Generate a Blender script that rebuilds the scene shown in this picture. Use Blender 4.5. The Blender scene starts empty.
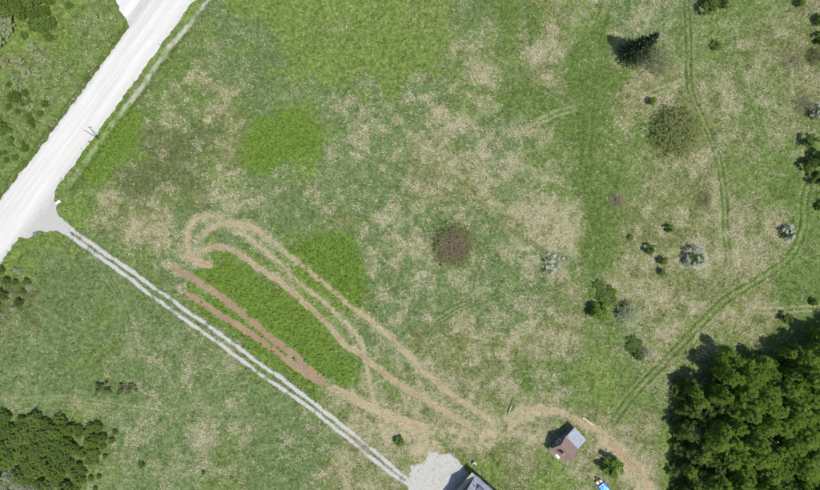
import bpy, math
import numpy as np
from mathutils import Vector

# ------------------------------------------------------------------ camera, sky, sun, exposure
scene = bpy.context.scene
C = scene.collection
R = math.radians
S = 0.22            # metres of ground per photo pixel
H = 120.3           # drone altitude in metres
cd = bpy.data.cameras.new('camera'); cam = bpy.data.objects.new('camera', cd); C.objects.link(cam)
cd.sensor_width = 36; cd.lens = 24; cd.clip_start = 1; cd.clip_end = 5000
cam.location = (0, 0, H); cam.rotation_euler = (0, 0, 0)
scene.camera = cam

SUN_EL = R(62)
SUN_XY = Vector((0.77, -0.64)).normalized()
w = bpy.data.worlds.new('World'); scene.world = w; w.use_nodes = True
wn = w.node_tree; bg = wn.nodes['Background']
sky = wn.nodes.new('ShaderNodeTexSky'); sky.sky_type = 'NISHITA'; sky.sun_disc = False
sky.sun_elevation = SUN_EL; sky.sun_rotation = math.atan2(SUN_XY.x, SUN_XY.y)
wn.links.new(sky.outputs[0], bg.inputs[0]); bg.inputs[1].default_value = 0.11
sl = bpy.data.lights.new('sun', 'SUN'); sl.energy = 3.8; sl.angle = R(0.55); sl.color = (1, 0.96, 0.89)
so = bpy.data.objects.new('sun', sl); C.objects.link(so)
sd = Vector((SUN_XY.x*math.cos(SUN_EL), SUN_XY.y*math.cos(SUN_EL), math.sin(SUN_EL)))
so.rotation_euler = sd.to_track_quat('Z', 'Y').to_euler(); so.location = (0, 0, 60)
vs = scene.view_settings
vs.view_transform = 'Standard'; vs.look = 'None'; vs.gamma = 1; vs.use_curve_mapping = False
vs.exposure = 0.58
scene.render.engine = 'CYCLES'

rng = np.random.default_rng(7)

# ------------------------------------------------------------------ helpers
def W(u, v, h=0.0):
    """photo pixel -> world xy of a point at height h"""
    k = S*(H-h)/H
    return (u-410)*k, (245-v)*k

def hash2(ix, iy, seed):
    n = (ix.astype(np.int64)*374761393 + iy.astype(np.int64)*668265263 + seed*2147483647) & 0xffffffff
    n = ((n ^ (n >> 13))*1274126177) & 0xffffffff
    return ((n ^ (n >> 16)) & 0xffff)/65535.0

def vnoise(x, y, seed=0):
    x = np.asarray(x, float); y = np.asarray(y, float)
    ix = np.floor(x); iy = np.floor(y); fx = x-ix; fy = y-iy
    fx = fx*fx*(3-2*fx); fy = fy*fy*(3-2*fy)
    a = hash2(ix, iy, seed); b = hash2(ix+1, iy, seed); c = hash2(ix, iy+1, seed); d = hash2(ix+1, iy+1, seed)
    return (a*(1-fx)+b*fx)*(1-fy)+(c*(1-fx)+d*fx)*fy

def fbm(x, y, seed=0, octv=4):
    s = 0; a = 0.5; t = 0
    for o in range(octv):
        s = s+a*vnoise(x*2**o+17*o, y*2**o-9*o, seed+o); t += a; a *= 0.55
    return s/t

def smooth(a, b, x):
    t = np.clip((x-a)/(b-a), 0, 1); return t*t*(3-2*t)

def polydist(u, v, pts):
    """distance in pixels to a polyline, and the arc length there"""
    best = np.full(np.shape(u), 1e9); arc = np.zeros(np.shape(u)); L = 0
    for (x0, y0), (x1, y1) in zip(pts[:-1], pts[1:]):
        dx, dy = x1-x0, y1-y0; l2 = dx*dx+dy*dy
        t = np.clip(((u-x0)*dx+(v-y0)*dy)/l2, 0, 1)
        d = np.hypot(u-x0-t*dx, v-y0-t*dy); m = d < best
        best = np.where(m, d, best); arc = np.where(m, L+t*math.sqrt(l2), arc); L += math.sqrt(l2)
    return best, arc

def inpoly(u, v, pts):
    u = np.asarray(u, float); v = np.asarray(v, float)
    r = np.zeros(u.shape, bool); n = len(pts)
    for i in range(n):
        x0, y0 = pts[i]; x1, y1 = pts[(i+1) % n]
        c = ((y0 > v) != (y1 > v)) & (u < (x1-x0)*(v-y0)/((y1-y0) if y1 != y0 else 1e-9)+x0)
        r ^= c
    return r

def polysd(u, v, pts):
    d, _ = polydist(u, v, list(pts)+[pts[0]])
    return np.where(inpoly(u, v, pts), d, -d)      # > 0 inside

def smooth_pts(pts, n=6):
    p = [np.array(a, float) for a in pts]; p = [2*p[0]-p[1]]+p+[2*p[-1]-p[-2]]; o = []
    for i in range(1, len(p)-2):
        for k in range(n):
            t = k/n
            o.append(tuple(0.5*((2*p[i])+(-p[i-1]+p[i+1])*t+(2*p[i-1]-5*p[i]+4*p[i+1]-p[i+2])*t*t+(-p[i-1]+3*p[i]-3*p[i+1]+p[i+2])*t**3)))
    o.append(tuple(p[-2])); return o

def mk_mesh(name, verts, faces, smoothf=False):
    verts = np.asarray(verts, np.float32); faces = np.asarray(faces, np.int32)
    me = bpy.data.meshes.new(name); k = faces.shape[1]; m = len(faces)
    me.vertices.add(len(verts)); me.vertices.foreach_set('co', verts.ravel())
    me.loops.add(m*k); me.loops.foreach_set('vertex_index', faces.ravel())
    me.polygons.add(m); me.polygons.foreach_set('loop_start', np.arange(0, m*k, k, dtype=np.int32))
    me.polygons.foreach_set('loop_total', np.full(m, k, np.int32))
    if smoothf: me.polygons.foreach_set('use_smooth', np.ones(m, bool))
    me.update(calc_edges=True)
    return me

def link(name, me, mat=None, parent=None):
    if me is not None and mat is not None and not me.materials: me.materials.append(mat)
    o = bpy.data.objects.new(name, me); C.objects.link(o)
    if parent: o.parent = parent
    return o

def tag(o, label, cat, group=None, kind=None):
    o['label'] = label; o['category'] = cat
    if group: o['group'] = group
    if kind: o['kind'] = kind
    return o

class MB:
    """collects small solids into one mesh"""
    def __init__(s): s.v = []; s.f = []
    def add(s, vs_, fs):
        n = len(s.v); s.v += [tuple(a) for a in vs_]; s.f += [tuple(i+n for i in f) for f in fs]
    def box(s, x0, x1, y0, y1, z0, z1):
        s.add([(x0,y0,z0),(x1,y0,z0),(x1,y1,z0),(x0,y1,z0),(x0,y0,z1),(x1,y0,z1),(x1,y1,z1),(x0,y1,z1)],
              [(3,2,1,0),(4,5,6,7),(0,1,5,4),(1,2,6,5),(2,3,7,6),(3,0,4,7)])
    def tube(s, pts, rad, n=6):
        pts = [Vector(p) for p in pts]; rings = []
        for i, p in enumerate(pts):
            d = (pts[min(i+1, len(pts)-1)]-pts[max(i-1, 0)]).normalized()
            a = d.orthogonal().normalized(); b = d.cross(a)
            rings.append([p+(a*math.cos(2*math.pi*k/n)+b*math.sin(2*math.pi*k/n))*rad[i] for k in range(n)])
        vv = [q for r in rings for q in r]; ff = []
        for i in range(len(pts)-1):
            for k in range(n):
                ff.append((i*n+k, i*n+(k+1) % n, (i+1)*n+(k+1) % n, (i+1)*n+k))
        ff.append(tuple(range(n))[::-1]); ff.append(tuple(range((len(pts)-1)*n, len(pts)*n)))
        s.add(vv, ff)
    def slab(s, quad, t):
        """a plate: a polygon with thickness t downwards along its normal"""
        q = [Vector(p) for p in quad]; nrm = (q[1]-q[0]).cross(q[2]-q[0]).normalized(); n = len(q)
        if nrm.z < 0: q = q[::-1]; nrm = -nrm
        s.add(q+[p-nrm*t for p in q], [tuple(range(n)), tuple(range(2*n-1, n-1, -1))]+[(i, i+n, (i+1) % n+n, (i+1) % n) for i in range(n)])
    def mesh(s, name, smoothf=False):
        me = bpy.data.meshes.new(name); me.from_pydata([tuple(a) for a in s.v], [], s.f); me.update()
        if smoothf:
            for p in me.polygons: p.use_smooth = True
        return me
    def build(s, name, mat, parent=None, smoothf=False): return link(name, s.mesh(name, smoothf), mat, parent)

# ------------------------------------------------------------------ material helpers
class NT:
    def __init__(s, name):
        s.m = bpy.data.materials.new(name); s.m.use_nodes = True; s.t = s.m.node_tree; s.t.nodes.clear()
        s.out = s.n('ShaderNodeOutputMaterial')
    def n(s, ty, **kw):
        nd = s.t.nodes.new(ty)
        for k, v_ in kw.items(): setattr(nd, k, v_)
        return nd
    def put(s, sock, v_):
        if hasattr(v_, 'is_output') or isinstance(v_, bpy.types.NodeSocket): s.t.links.new(v_, sock)
        elif v_ is not None: sock.default_value = v_
    def math(s, op, a, b=None, c=None, clamp=False):
        nd = s.n('ShaderNodeMath', operation=op, use_clamp=clamp)
        s.put(nd.inputs[0], a); s.put(nd.inputs[1], b)
        if c is not None: s.put(nd.inputs[2], c)
        return nd.outputs[0]
    def mix(s, f, a, b):
        nd = s.n('ShaderNodeMix', data_type='RGBA'); s.put(nd.inputs[0], f)
        s.put(nd.inputs[6], a if not isinstance(a, tuple) else (*a, 1)); s.put(nd.inputs[7], b if not isinstance(b, tuple) else (*b, 1))
        return nd.outputs[2]
    def noise(s, scale, detail=3, rough=0.55, vec=None, dist=0.0):
        nd = s.n('ShaderNodeTexNoise'); nd.inputs['Scale'].default_value = scale; nd.inputs['Detail'].default_value = detail
        nd.inputs['Roughness'].default_value = rough; nd.inputs['Distortion'].default_value = dist
        if vec is not None: s.t.links.new(vec, nd.inputs['Vector'])
        return nd.outputs[0]
    def ramp(s, a, b, x):
        nd = s.n('ShaderNodeMapRange', interpolation_type='SMOOTHSTEP'); s.put(nd.inputs[0], x); s.put(nd.inputs[1], a); s.put(nd.inputs[2], b)
        return nd.outputs[0]
    def bsdf(s, col, rough=0.8, bump=None, strength=0.5, dist=0.1, spec=0.3, metal=0.0):
        b = s.n('ShaderNodeBsdfPrincipled'); s.put(b.inputs['Base Color'], (*col, 1) if isinstance(col, tuple) else col)
        s.put(b.inputs['Roughness'], rough); b.inputs['Specular IOR Level'].default_value = spec; b.inputs['Metallic'].default_value = metal
        if bump is not None:
            bn = s.n('ShaderNodeBump'); bn.inputs['Strength'].default_value = strength; bn.inputs['Distance'].default_value = dist
            s.t.links.new(bump, bn.inputs['Height']); s.t.links.new(bn.outputs[0], b.inputs['Normal'])
        s.t.links.new(b.outputs[0], s.out.inputs[0]); return b

def mat_plain(name, col, col2=None, scale=3, rough=0.8, bump=0.3, dist=0.03, metal=0.0, spec=0.3, stretch=None):
    t = NT(name); tc = t.n('ShaderNodeTexCoord').outputs['Object']
    if stretch:
        mp = t.n('ShaderNodeMapping'); mp.inputs['Scale'].default_value = stretch; t.t.links.new(tc, mp.inputs[0]); tc = mp.outputs[0]
    nz = t.noise(scale, 4, 0.6, tc)
    c = t.mix(t.ramp(0.3, 0.7, nz), col, col2 or tuple(a*0.7 for a in col))
    t.bsdf(c, rough, nz, bump, dist, spec, metal); return t.m

def mat_leaf(name, c1, c2, c3=None, trans=0.3, tip=False, patch=0.0):
    t = NT(name); g = t.n('ShaderNodeNewGeometry'); oi = t.n('ShaderNodeObjectInfo')
    ri = g.outputs['Random Per Island']
    f = t.math('ADD', t.math('MULTIPLY', ri, 0.55), t.math('MULTIPLY', oi.outputs['Random'], 0.45))
    c = t.mix(f, c1, c2)
    if c3: c = t.mix(t.ramp(0.86, 0.9, ri), c, c3)
    if tip:
        at = t.n('ShaderNodeAttribute', attribute_name='tip')
        c = t.mix(at.outputs['Fac'], c, tip)
    b = t.bsdf(c, 0.75, spec=0.12)
    tr = t.n('ShaderNodeBsdfTranslucent'); t.put(tr.inputs[0], c)
    mx = t.n('ShaderNodeMixShader'); mx.inputs[0].default_value = trans
    t.t.links.new(b.outputs[0], mx.inputs[1]); t.t.links.new(tr.outputs[0], mx.inputs[2]); t.t.links.new(mx.outputs[0], t.out.inputs[0])
    return t.m

# ------------------------------------------------------------------ layout, read off in photo pixels
ROAD_L = [(-140, 394), (0, 200), (32, 160), (128, 29), (148, 2), (270, -167)]
ROAD_R = [(-130, 437), (0, 264), (54, 192), (76, 163), (195, 0), (315, -164)]
SIDE = [(115, -60), (115, 0), (126, 20), (131, 32), (170, 32), (152, 0), (150, -60)]
APRON = [(20, 236), (20, 226), (53, 188), (55, 200), (58, 214), (67, 224), (72, 233), (57, 229), (45, 232), (36, 232), (26, 240)]
DRIVE_A = [(54, 226), (64, 232), (111, 265), (145, 291), (192, 325), (250, 366), (318, 414), (382, 466), (406, 484), (425, 497)]
DRIVE_B = [(58, 219), (68, 227), (94, 246), (142, 279), (206, 325), (278, 376), (331, 416), (362, 441), (392, 466), (412, 483), (428, 495)]
YARD = [(406, 500), (408, 484), (410, 468), (418, 463), (424, 459), (432, 452), (440, 453), (451, 454), (458, 459), (464, 466), (470, 476), (462, 500)]
VERGE = [(215, -12), (205, 3), (189, 24), (168, 47), (148, 77), (137, 92), (118, 116), (96, 146), (74, 177), (60, 197)]
# worn earth tracks: points, half width, earth (1) or straw-coloured wear (0), strength
TRK = [
 ([(200, 260), (190, 252), (187, 238), (190, 227), (199, 219), (211, 216), (224, 217)], 2.6, .35, 1.0),
 ([(198, 245), (203, 235), (214, 227), (229, 223), (247, 226), (262, 233), (276, 244), (291, 257), (318, 278), (338, 295), (354, 309), (375, 324), (400, 347), (427, 374), (454, 396), (484, 416), (502, 430)], 2.8, .35, .88),
 ([(229, 227), (249, 238), (262, 249), (277, 261), (301, 284), (328, 305), (341, 318), (350, 327), (362, 345), (367, 369), (372, 392), (377, 412), (385, 440), (391, 455)], 2.4, .2, .75),
 ([(196, 256), (203, 251), (218, 247), (231, 250), (247, 259), (258, 268), (275, 278), (294, 293), (314, 312), (328, 325), (344, 344), (358, 353), (382, 372), (402, 386), (428, 401), (461, 421), (484, 433)], 2.9, .6, .95),
 ([(168, 264), (181, 273), (200, 283), (220, 296), (240, 312), (256, 325), (274, 340), (294, 355), (315, 374), (331, 387)], 3.4, 1.0, 1.0),
 ([(180, 288), (196, 299), (220, 315), (236, 324), (264, 343), (287, 360), (311, 377), (329, 388)], 3.3, 1.0, 1.0),
 ([(322, 384), (345, 394), (368, 407), (392, 417), (420, 427), (440, 431)], 4.6, .35, .9),
 ([(180, 250), (188, 257), (197, 262), (207, 264), (222, 264)], 4.4, .35, 1.0),
 ([(500, 428), (512, 416), (526, 410), (543, 410), (562, 413), (582, 424), (600, 432), (612, 442)], 3.6, .4, .9),
 ([(604, 434), (620, 452), (634, 468), (648, 488), (656, 505)], 6.0, .5, .85),
 ([(484, 433), (500, 436), (520, 434), (540, 436)], 4.0, .1, .55),
 ([(336, 455), (345, 478), (350, 500)], 3.0, .0, .5),
]
TAN = [([(390, 428), (440, 438), (490, 436)], 11, .8), ([(415, 455), (440, 445)], 9, .7), ([(505, 424), (545, 408)], 8, .8), ([(520, 436), (548, 440)], 8, .55), ([(600, 436), (625, 462), (645, 490)], 11, .9), ([(350, 430), (345, 470), (355, 500)], 9, .5), ([(187, 240), (192, 262), (215, 262)], 5, .6)]
TRK = [(smooth_pts(p), hw, e, s_) for p, hw, e, s_ in TRK]
# two-rut grass paths: points, rut offset, lushness, pale ruts (1) or dark (0)
RUT = [
 ([(820, 165), (806, 195), (803, 230), (787, 260), (746, 287), (722, 303), (692, 333), (660, 367), (632, 397), (606, 432)], 3.4, .6, 0),
 ([(686, -15), (689, 40), (690, 88), (702, 118), (716, 150), (724, 190), (726, 235), (730, 275)], 2.6, .55, 0),
 ([(745, 308), (770, 311), (800, 309), (840, 308)], 2.6, .35, 1),
 ([(612, -12), (596, 40), (590, 100), (586, 170), (594, 215), (600, 245), (596, 285), (588, 325), (580, 350)], 4.4, .25, 0),
 ([(590, 106), (560, 112), (540, 122), (530, 134)], 2.4, .05, 1),
 ([(628, 104), (655, 92), (682, 82), (690, 72)], 2.4, .05, 1),
 ([(455, 190), (442, 205), (434, 228)], 1.6, .1, 0),
 ([(502, 210), (488, 240), (474, 275), (470, 300)], 2.0, .15, 0),
 ([(575, 283), (535, 291), (490, 297), (455, 308), (430, 322)], 2.0, .25, 0),
 ([(523, 388), (515, 398), (509, 416), (502, 426)], 1.6, .5, 0),
 ([(155, 425), (162, 455), (158, 495)], 2.2, .2, 0), ([(140, 455), (122, 480), (112, 500)], 2.0, .1, 1),
 ([(560, 415), (566, 385), (572, 350), (575, 320)], 2.6, .12, 0),
]
RUT += [([(440, 18), (480, 48), (520, 76), (560, 96), (592, 116)], .8, .4, 0), ([(312, 128), (360, 152), (420, 178), (470, 205), (520, 236), (562, 262)], 1.0, .35, 0), ([(395, 120), (440, 160), (500, 205), (545, 238)], 1.2, .15, 1),
 ([(22, 300), (60, 322), (100, 340), (128, 366)], 1.0, .45, 0), ([(98, 262), (116, 290), (130, 330), (138, 372)], 1.2, .35, 0), ([(0, 402), (60, 398), (120, 406), (170, 412), (215, 400)], 2.0, .1, 1), ([(215, 470), (260, 440), (300, 425)], 1.4, .2, 0), ([(420, 350), (440, 322), (470, 305), (500, 296)], 1.6, .4, 0), ([(340, 225), (375, 245), (390, 285), (430, 330)], 1.2, .2, 0)]
RUT = [(smooth_pts(p), o_, l_, pl) for p, o_, l_, pl in RUT]
# soft blobs: u, v, ru, rv, angle, amount
STRAW = [(140,232,40,17,10,.95),(185,85,26,14,-20,.75),(225,105,28,34,0,.6),(150,178,40,22,0,.5),(235,185,40,26,0,.55),(305,175,45,28,20,.55),(395,95,38,24,0,.6),
 (430,122,60,42,20,.6),(500,165,45,28,0,.9),(545,215,42,36,20,.95),(545,55,26,20,0,.85),(485,75,26,20,0,.8),(555,345,32,20,0,.8),(350,212,50,40,0,.55),(480,300,60,30,0,.45),
 (395,285,40,40,0,.5),(505,345,60,40,0,.55),(740,250,60,40,0,.8),(735,110,45,45,0,.75),(790,55,30,40,0,.65),(625,30,40,30,0,.6),(660,190,45,60,0,.65),(690,290,40,40,0,.75),
 (640,325,40,25,0,.7),(205,445,20,20,0,.85),(425,365,60,35,30,.5),(355,440,22,40,0,.7),(440,430,70,14,0,.75),(500,120,60,30,0,.5),(530,30,40,30,0,.45),(610,200,25,40,0,.5),
 (760,20,40,30,0,.45),(650,120,40,40,0,.6),(700,345,40,20,0,.7),(300,20,50,14,0,.5),(380,10,60,14,0,.5),(105,100,0.1,0.1,0,0),(65,330,30,14,-30,.35),(160,330,30,14,0,.4),(40,350,20,16,0,.35),
 (120,410,60,8,0,.6),(40,398,60,6,0,.6),(110,440,14,30,40,.55),(290,365,25,10,38,.3),(215,405,30,20,0,.25),(260,470,40,20,0,.25),(545,405,26,10,-20,.8),(470,385,50,30,0,.5),(420,455,40,14,0,.7),
 (770,430,1,1,0,0),(580,430,40,24,0,.55),(620,460,24,40,0,.5),(320,135,30,30,0,.5),(270,95,20,20,0,.45),(345,60,0.1,0.1,0,0),(640,270,40,40,0,.6),(780,290,40,30,0,.5),(680,60,40,40,0,.5),(60,30,40,20,-40,.3),(90,60,30,12,-50,.35)]
COOL = [(60,290,80,55,0,.9),(150,350,80,40,20,.85),(50,350,60,40,0,.8),(280,430,80,50,30,.8),(200,470,60,30,0,.5),(250,45,60,24,38,.85),(310,95,45,30,30,.8),(470,32,45,26,20,.8),(415,45,30,20,0,.3),(510,85,55,14,40,.7),
 (385,165,60,18,15,.75),(275,215,70,15,15,.9),(225,235,30,20,0,.7),(335,215,30,26,0,.6),(420,175,50,18,0,.5),(220,155,40,30,0,.5),(185,125,40,30,0,.55),(395,240,40,40,0,.55),(330,345,1,1,0,0),(440,400,40,10,35,.7),(520,385,50,20,0,.6),
 (490,265,30,30,0,.45),(560,375,50,18,0,.6),(520,430,30,10,0,.6),(450,452,16,6,0,.5),(660,25,30,30,0,.5),(605,300,22,18,0,.95),(630,345,18,14,0,.9),(180,245,20,20,0,.5),(130,300,60,25,35,.7),(120,20,40,30,0,.3),(380,320,40,30,0,.4),(240,480,50,16,0,.5),(480,150,40,12,0,.3),(720,55,14,10,0,.8),(450,270,40,20,0,.45),(80,60,40,40,0,.35)]
LUSH = [(360,30,100,36,8,.72),(290,25,40,16,10,.5),(420,60,40,20,0,.5),(560,300,30,40,0,.4),(470,440,40,14,0,.35),(20,120,40,60,0,.45),(60,60,30,30,0,.35),(700,160,20,50,0,.3),(515,12,26,26,30,.6),(780,165,40,45,0,.65),(600,130,16,110,0,.6),(600,260,28,70,0,.6),(630,390,36,30,-20,.75),(185,40,26,34,30,.55),(85,205,26,20,0,.8),(45,245,30,16,-30,.6),(730,30,60,20,0,.45),(800,270,26,40,0,.6),(665,440,16,50,0,.55),
 (510,455,60,30,0,.75),(580,480,60,20,0,.6),(60,110,30,40,0,.3),(20,60,40,60,0,.3),(760,325,30,20,0,.5),(740,180,30,30,0,.3),(3,360,8,16,0,.9),(30,330,30,10,0,.1),(640,220,24,24,0,.3),(540,90,40,12,30,.3),(400,440,14,9,0,.4),(165,470,26,20,0,.3),(160,25,30,30,-50,.4),(150,60,12,50,35,.4)]
DULL = [(160,165,30,34,0,.95),(150,120,16,20,0,.5),(210,150,26,20,0,.5),(380,70,30,16,0,.4),(300,130,26,20,0,.4),(650,60,30,30,0,.5),(590,330,30,20,0,.3),(770,100,40,26,0,.4),(720,70,26,18,0,.4)]
# patches of low leafy weeds, as outlines
WEEDS = {
 'bright': ([(241,150),(250,128),(272,118),(283,112),(296,116),(312,120),(324,140),(322,156),(300,162),(285,161),(270,176),(255,172),(244,164)], 'bright green patch of low weeds in the upper left meadow'),
 'diamond': ([(288,250),(310,238),(338,233),(352,240),(362,262),(366,285),(360,306),(350,303),(330,284),(306,262)], 'leafy green weed patch right of the curved wheel tracks'),
 'strip': ([(206,262),(222,252),(240,262),(262,274),(290,296),(318,322),(340,346),(356,362),(352,382),(338,384),(318,372),(290,350),(262,326),(240,306),(214,288),(202,276)], 'long green weed strip between the brown earth tracks'),
 'lower': ([(192,288),(212,300),(236,318),(262,336),(290,358),(322,384),(318,392),(296,378),(264,354),(236,334),(206,314),(190,300)], 'narrow green weed strip between earth track and gravel driveway'),
 'road': ([(86,150),(100,128),(116,108),(130,108),(138,124),(136,142),(118,160),(104,180),(88,186),(82,170)], 'bright green weed patch beside the road below the pole'),
 'mid': ([(304,262),(330,286),(348,302),(352,312),(338,305),(318,288),(300,270)], 'thin green weed strip between two wheel tracks'),
}

# sward survey, one entry per 41 px square: kind of grass (L light, G green, C cool, D dull, K deep, O olive) and share of dead straw
SWARD = '''
L2 L3 G3 G1 G2 C2 L1 L2 L4 L3 L4 C2 K1 O6 G4 C5 C4 G2 G3 O5
O3 G3 G2 G1 K5 C4 C1 L1 L2 L1 L1 G5 G2 O7 K1 O5 G3 G4 O5 O5
G2 G3 K1 K5 G5 O5 C2 C3 C5 C6 C6 G6 K2 K2 K1 O6 O5 O6 G4 O5
G2 G1 L0 D3 D3 O4 L0 L1 C5 C6 O7 C6 C5 G4 K1 G3 O4 O5 G2 G4
G1 G1 G4 D2 D3 G6 C3 C6 C2 C3 O6 O6 C7 G5 K1 G4 O5 O6 G2 K2
G1 L1 O7 O8 C2 C2 C2 C2 O5 C6 C4 C4 O7 O9 K1 O5 O6 O5 O6 K2
L1 C1 C1 G3 C4 L2 G2 L1 C3 C6 C6 C4 C5 C6 K2 O5 O6 O5 O6 K2
D2 C0 C1 C1 C3 L1 L1 L1 G3 C6 C5 C5 C5 O5 K3 O5 O7 O5 O5 K2
C3 C2 K2 C5 C4 C4 L1 L1 G4 C5 O5 O5 O6 O7 G4 C4 O6 G5 G2 G2
C3 C1 C1 C4 C4 C4 C2 G2 G6 G5 O6 O6 O6 K3 L2 G2 G3 G2 K1 K1
G3 G4 G5 C4 C4 C6 C3 C4 O5 O7 O6 O5 O5 C4 O4 O6 G2 G2 K1 K1
G2 G2 G3 C3 C4 G4 C2 C3 O6 O6 O6 L3 O4 L4 O6 O6 L2 G2 K1 K1
'''
SW = [r.split() for r in SWARD.strip().split('\n')]
def sward(u, v, fn):
    g = np.array([[fn(c) for c in r] for r in SW], float)
    fx = np.clip((u-20.5)/41, 0, 18.999); fy = np.clip((v-20.4)/40.83, 0, 10.999)
    i = fx.astype(int); j = fy.astype(int); fx = fx-i; fy = fy-j; fx = fx*fx*(3-2*fx); fy = fy*fy*(3-2*fy)
    return (g[j, i]*(1-fx)+g[j, i+1]*fx)*(1-fy)+(g[j+1, i]*(1-fx)+g[j+1, i+1]*fx)*fy

def uv(x, y): return x/S+410, 245-y/S

def blobs(u, v, lst):
    r = np.zeros(np.shape(u))
    for (cu, cv, ru, rv, an, am) in lst:
        if am <= 0: continue
        a = R(an); du = u-cu; dv = v-cv
        p = (du*math.cos(a)+dv*math.sin(a))/ru; q = (-du*math.sin(a)+dv*math.cos(a))/rv
        r = np.maximum(r, am*smooth(1.45, 0.35, np.sqrt(p*p+q*q)))
    return r

def strip_between(u, v):
    """signed distance inside the main road, in pixels"""
    return polysd(u, v, ROAD_L+ROAD_R[::-1])

def masks(x, y):
    u, v = uv(x, y)
    n1 = fbm(u/26, v/26, 11, 4)-.5; n2 = fbm(u/26, v/26, 23, 4)-.5
    e1 = fbm(u/5, v/5, 31, 3)-.5; e2 = fbm(u/5, v/5, 37, 3)-.5
    ub, vb = u+n1*46+e1*8, v+n2*46+e2*8         # warped for vegetation
    uw, vw = u+n1*10+e1*9, v+n2*10+e2*9         # patch edges
    ut, vt = u+e1*2.6, v+e2*2.6                 # tracks
    M = {}
    rd = strip_between(u+e1*3.2, v+e2*3.2); M['road'] = smooth(-.9, .9, rd); M['roadd'] = rd
    sr = polysd(u+e1*4, v+e2*4, SIDE); M['side'] = smooth(-1., 1., sr)
    ap = polysd(u+e1*6, v+e2*6, APRON)
    da, _ = polydist(u+e1*1.3+n1*3, v+e2*1.3+n2*3, DRIVE_A); db, _ = polydist(u+e1*1.3+n1*3, v+e2*1.3+n2*3, DRIVE_B)
    brk = fbm(u/9, v/9, 71, 3)
    dr = np.maximum(smooth(3.7, .7, da)*(.62+.38*smooth(.25, .5, brk)), smooth(3.7, .7, db)*(.62+.38*smooth(.25, .5, brk)))
    near = smooth(150, 70, u)                                     # grass strip dies out near the road
    dc = np.minimum(da, db)
    dr = np.maximum(dr, .62*near*smooth(11, 8, da+db)*smooth(.3, .6, brk))
    dr = np.maximum(dr, smooth(-1, 1, ap)); M['drive'] = dr
    ya = polysd(u+e1*7, v+e2*7, YARD); M['yard'] = smooth(-1, 1.5, ya)
    vg, va = polydist(ut, vt, VERGE); M['verge'] = smooth(3, 1.2, vg)*smooth(300, 60, va)*(0.4+0.6*smooth(.35, .6, brk))
    fringe = np.zeros(u.shape); dirt = np.zeros(u.shape); earth = np.zeros(u.shape)
    for pts, hw, e, s_ in TRK:
        d, arc = polydist(ut, vt, pts)
        m = smooth(hw+1.8, hw-2.0, d)*s_*(0.72+0.28*smooth(.32, .56, brk))*(.9+.3*(n2+.5))
        tot = sum(math.dist(a, b) for a, b in zip(pts[:-1], pts[1:])); m = np.minimum(m, 1)*(.15+.85*smooth(0, 14, arc+e1*10))*(.15+.85*smooth(0, 14, tot-arc+e2*10))
        e = e*(smooth(hw*1.05, hw*.35, d) if e < .9 else smooth(hw*1.3, hw*.7, d))*((.55 if e < .9 else .85)+.7*smooth(.3, .65, fbm(u/12, v/12, 83, 3)))
        fringe = np.maximum(fringe, (1-.5*np.mean(e))*.7*smooth(hw+6, hw+.5, d+n1*6))
        earth = np.where(m > dirt, e, earth); dirt = np.maximum(dirt, m)
    for pts, hw, s_ in TAN:
        d, arc = polydist(uw, vw, pts); m = smooth(hw+7, hw-7, d)*s_*(.3+.9*smooth(.3, .6, brk)); m = np.minimum(m, .9)
        fringe = np.maximum(fringe, m*1.2); m = m*.75
        earth = np.where(m > dirt, .05, earth); dirt = np.maximum(dirt, m)
    M['dirt'] = dirt; M['earth'] = earth; fringe = np.clip(fringe, 0, 1)
    M['rut'] = np.zeros(u.shape); M['rutpale'] = np.zeros(u.shape); M['path'] = np.zeros(u.shape); plush = np.zeros(u.shape)
    for i, (pts, off, lush_, pale) in enumerate(RUT):
        d, arc = polydist(u+e1*1.6, v+e2*1.6, pts)
        tot = sum(math.dist(a, b) for a, b in zip(pts[:-1], pts[1:])); endf = smooth(0, 22, arc)*smooth(0, 22, tot-arc)
        if not pale and lush_ > .3: M['rutpale'] = np.maximum(M['rutpale'], .45*np.maximum(np.exp(-((d-off-2.2)/.9)**2), np.exp(-(d/1.0)**2))*endf*(.4+.6*smooth(.3, .6, brk)))
        r_ = np.exp(-((d-off)/1.15)**2)*(0.6+0.4*smooth(.3, .55, brk))*endf*min(1, .3+lush_*1.3+pale*(.55 if lush_ < .08 or lush_ > .3 else .05))
        k = 'rutpale' if pale else 'rut'; M[k] = np.maximum(M[k], r_)
        plush = np.maximum(plush, lush_*.95*smooth(off+5, off-1, d)*endf*(.6+.4*smooth(.3, .6, brk)))
        if i in (0, 1, 3): M['path'] = np.maximum(M['path'], smooth(off+2.2, off+1, d))
    m6 = fbm(u/11, v/11, 77, 4)
    us, vs_ = u+n1*70+e1*14, v+n2*70+e2*14
    tone = {k: sward(us, vs_, lambda c, k=k: c[0] == k) for k in 'LCDKO'}
    st0 = sward(us, vs_, lambda c: int(c[1])/9)
    hot = blobs(ub, vb, [b for b in STRAW if b[5] >= .8])
    M['straw'] = np.clip(np.maximum(np.maximum(st0*.74*(.3+1.35*smooth(.25, .75, m6)), hot*(.55+.6*smooth(.25, .75, m6))), fringe), 0, 1)
    M['cool'] = tone['C']; M['deep'] = tone['K']; M['oliv'] = tone['O']; M['dull'] = tone['D']
    lush = tone['L']
    M['weed'] = np.zeros(u.shape)
    for k, (pl, lb) in WEEDS.items():
        M['weed'] = np.maximum(M['weed'], smooth(-10, 8, polysd(uw, vw, pl)+(e1+n2)*11))
    lush = np.maximum(lush, M['weed']*.95); lush = np.maximum(lush, plush)
    # lush verges along the road
    lush = np.maximum(lush, .75*smooth(-16, -3, rd)*(rd < 2)*smooth(.3, .6, fbm(u/14, v/14, 91, 3)))
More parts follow.
